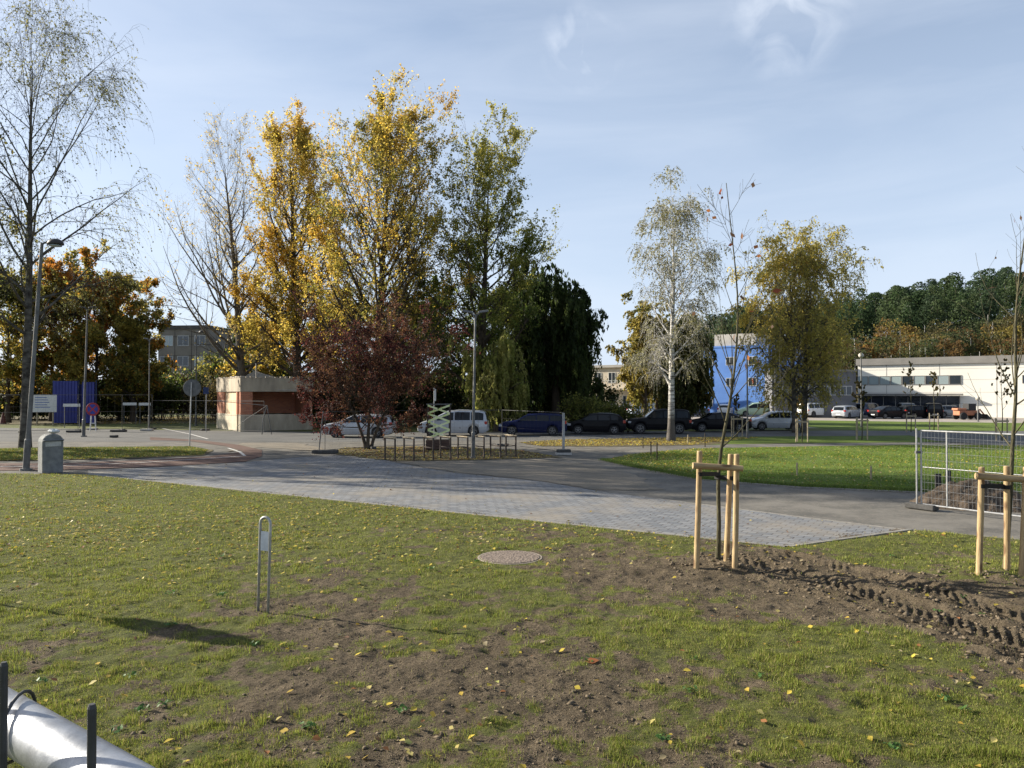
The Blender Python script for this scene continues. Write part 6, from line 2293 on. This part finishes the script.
# wooden stakes round the two young trees
M_wood = mat('peeled_wood', (0.44, 0.32, 0.165), (0.25, 0.165, 0.08), 4.0, 0.7, 0.004, 22, stretch=(3, 3, 0.4))
M_wood2 = mat('peeled_wood_bar', (0.43, 0.31, 0.16), (0.24, 0.155, 0.075), 4.0, 0.7, 0.004, 22, stretch=(0.4, 3, 3))
for _m in (M_wood, M_wood2):
    _t = _m.node_tree
    _b = _t.nodes['Principled BSDF']
    _src = _b.inputs['Base Color'].links[0].from_socket
    _tc = _t.nodes.new('ShaderNodeTexCoord')
    _mp = _t.nodes.new('ShaderNodeMapping')
    _mp.inputs['Scale'].default_value = (9, 9, 3.2) if _m is M_wood else (3.2, 9, 9)
    _v = _t.nodes.new('ShaderNodeTexVoronoi')
    _v.inputs['Scale'].default_value = 1.0
    _t.links.new(_tc.outputs['Object'], _mp.inputs[0])
    _t.links.new(_mp.outputs[0], _v.inputs['Vector'])
    _r = ramp(_t, _v.outputs['Distance'], 0.20, (0.9, 0.9, 0.9), 0.34, (0, 0, 0))
    _x = _t.nodes.new('ShaderNodeMixRGB')
    _x.inputs[2].default_value = (0.13, 0.07, 0.03, 1)
    _t.links.new(_r.outputs[0], _x.inputs[0])
    _t.links.new(_src, _x.inputs[1])
    _t.links.new(_x.outputs[0], _b.inputs['Base Color'])
M_strap = mat('rubber_strap', (0.018, 0.018, 0.018), None, 12, 0.85)


def stakes(label, treepx, treeY, posts, bar, straps, ptop):
    """posts: (px_bottom, py_bottom, px_top, py_top)"""
    x0_ = PX(treepx, treeY)
    th = thing('tree_stakes', label, 'tree stakes', (x0_, treeY, 0), 0, 'stake frames round the near young trees')
    tops = []
    for (pb, yb_, pt, yt) in posts:
        gx_, gy_ = G(pb, yb_, 0.06)
        zt_ = ZH(yt, gy_)
        tx_ = PX(pt, gy_)
        m_ = MB()
        r_ = 0.043
        m_.tube([(gx_ - x0_, gy_ - treeY, -0.1), ((gx_ + tx_) / 2 - x0_ + 0.004, gy_ - treeY, zt_ / 2), (tx_ - x0_, gy_ - treeY, zt_ - 0.012), (tx_ - x0_, gy_ - treeY, zt_)], [r_ * 1.05, r_, r_ * 0.97, r_ * 0.85], 16)
        m_.build('stake', M_wood, th, smooth=False)
        tops.append((tx_ - x0_, gy_ - treeY, zt_))
    (xa, ya), (xb, yb_) = bar
    yy = min(tops[0][1], tops[-1][1]) - 0.075
    Yb = treeY + yy
    MB().tube([(PX(xa, Yb) - x0_, yy, ZH(ya, Yb)), ((PX(xa, Yb) + PX(xb, Yb)) / 2 - x0_, yy, (ZH(ya, Yb) + ZH(yb_, Yb)) / 2), (PX(xb, Yb) - x0_, yy, ZH(yb_, Yb))], [0.050, 0.047, 0.044], 16).build('crossbar', M_wood2, th)
    for (sxp, syp, sxq, syq, k) in straps:
        q = tops[k]
        # strap: flat band loop from the stake round the trunk
        z_ = ZH(syp, treeY + q[1])
        z2 = ZH(syq, treeY)
        txk = PX(sxq, treeY) - x0_
        band = MB()
        N_ = 10
        a = Vector((q[0], q[1], z_))
        c = Vector((txk, 0, z2))
        d = (c - a)
        d2 = Vector((d.x, d.y, 0)).normalized()
        nrm = Vector((-d2.y, d2.x, 0))
        path = []
        for i in range(7):
            an_ = PI / 2 + PI * i / 6
            path.append(a + (d2 * math.cos(an_) + nrm * math.sin(an_)) * 0.048)
        for i in range(7):
            an_ = -PI / 2 + PI * i / 6
            path.append(c + (d2 * math.cos(an_) + nrm * math.sin(an_)) * 0.046)
        n_ = len(path)
        hw = 0.030
        for p in path:
            band.v.append((p.x, p.y, p.z - hw))
            band.v.append((p.x, p.y, p.z + hw))
        for i in range(n_):
            j_ = (i + 1) % n_
            band.f.append((2 * i, 2 * j_, 2 * j_ + 1, 2 * i + 1))
        so_ = band.build('strap', M_strap, th)
        sd = so_.modifiers.new('solid', 'SOLIDIFY')
        sd.thickness = 0.006
    return th


stakes('three peeled wooden stakes with a crossbar round the left young tree', 717, ay,
       [(696, 572, 699.5, 451), (725.5, 570, 730.5, 454), (734.5, 573, 736.5, 454)], ((692.5, 465.5), (742.5, 468.5)), [(700, 474, 717, 474, 0), (731, 478, 717, 477, 1)], 451)
stakes('three peeled wooden stakes with a crossbar round the right young tree at the frame edge', 1003, by,
       [(978.5, 580, 981, 467), (1007, 578, 1006, 466), (1021, 583, 1025.5, 467)], ((975.5, 476), (1032, 480)), [(981, 486, 1004, 486, 0), (1006, 487, 1005, 488, 1)], 467)

# orange leaf on the bare patch and small litter
x_, y_ = G(592, 670)
V, F = leaf_quads(np.array([[0, 0, 0.0]]), np.array([0.10]), 0.1, np.random.default_rng(4), 1.5, 0.35)
ol = np_mesh('maple_leaf', V, F, M_leafs, fcol=np.array([[0.36, 0.13, 0.05]] * 2))
ol.location = (x_, y_, float(lawn_z(np.array([x_]), np.array([y_]))[0]) + 0.02)
ol.rotation_euler = (0.1, -0.1, 0.4)
tag(ol, 'single orange red leaf lying on the bare soil patch', 'leaf')

# ------------------------------------------------------------------ near railing and mesh at the lower left
zr = 2.8 - 0.418
def rp(px, py):
    d = _dir(px, py); t_ = (zr - CH) / d[2]; return Vector((d[0] * t_, d[1] * t_, zr))
ra, rb = rp(0, 715), rp(100, 776)
dr = (rb - ra).normalized()
st, en = ra - dr * 3.2, ra + dr * 1.6
M_pipe = mat('galvanised_pipe', (0.46, 0.47, 0.49), (0.24, 0.25, 0.27), 14, 0.45, 0.0003, 160, metal=0.7)
rl = thing('railing', 'galvanised steel pipe railing at the lower left corner', 'railing', (ra.x, ra.y, 0))
L3 = lambda p, z: (p.x - ra.x, p.y - ra.y, z)
MB().tube([L3(st, zr), L3(ra, zr), L3(en, zr)], 0.031, 32).build('rail', M_pipe, rl, smooth=True)
for f in (0.02, 0.5, 0.98):
    p = st + (en - st) * f if f != 0.5 else ra - dr * 1.4
    MB().tube([L3(p, 0), L3(p, zr - 0.03)], 0.027, 16).build('post', M_pipe, rl, smooth=True)
MB().tube([L3(st, 1.2), L3(en, 1.2)], 0.022, 16).build('lower_rail', M_pipe, rl, smooth=True)
# dark welded rod mesh tied to the near side of the rail
M_rod = mat('dark_rod', (0.045, 0.045, 0.048), (0.03, 0.03, 0.03), 30, 0.55)
nrm = Vector((dr.y, -dr.x, 0))
if nrm.y > 0: nrm = -nrm
msh = thing('rod_mesh_panel', 'dark vertical steel rods standing in front of the pipe railing', 'fence', (ra.x, ra.y, 0))
def rod_at(px, pytop):
    # on the plane offset from the rail toward the viewer
    o_ = ra + nrm * 0.052
    d = Vector(_dir(px, pytop))
    # solve (d.xy * t - o).nrm = 0
    t_ = (o_.x * nrm.x + o_.y * nrm.y) / (d.x * nrm.x + d.y * nrm.y)
    return Vector((d.x * t_, d.y * t_, CH + d.z * t_))
r1_, r2_ = rod_at(4, 662), rod_at(92, 704)
sp_ = (r2_ - r1_); sp_.z = 0
ztop = (r1_.z + r2_.z) / 2
for k in range(-6, 9):
    p = r1_ + sp_ * k
    if k >= 2 and k < 3: pass
    zz_ = r1_.z if k <= 0 else (r2_.z if k == 1 else zr - 0.12)
    MB().tube([L3(p, 0.3), L3(p, zz_ - 0.004), L3(p, zz_)], [0.0042, 0.0042, 0.003], 10).build('rod', M_rod, msh)
for z_ in (0.35, 0.8, 1.25, 1.7, 2.15):
    a, b_ = r1_ - sp_ * 6.3, r1_ + sp_ * 8.3
    MB().tube([L3(a + nrm * .008, z_), L3(b_ + nrm * .008, z_)], 0.0042, 8).build('cross_rod', M_rod, msh)
# wire tie
tie = thing('wire_tie', 'thin dark wire looped round the pipe railing and a rod', 'wire', (ra.x, ra.y, 0))
cpos = ra + dr * 0.055
pts = []
for k in range(20):
    q = 2 * PI * k / 20
    pts.append(L3(cpos + nrm * (0.038 * math.cos(q)) + dr * (0.045 * math.cos(q) + .0), zr + 0.038 * math.sin(q)))
MB().tube(pts, 0.0022, 8, closed=True).build('loop', M_rod, tie, smooth=True)
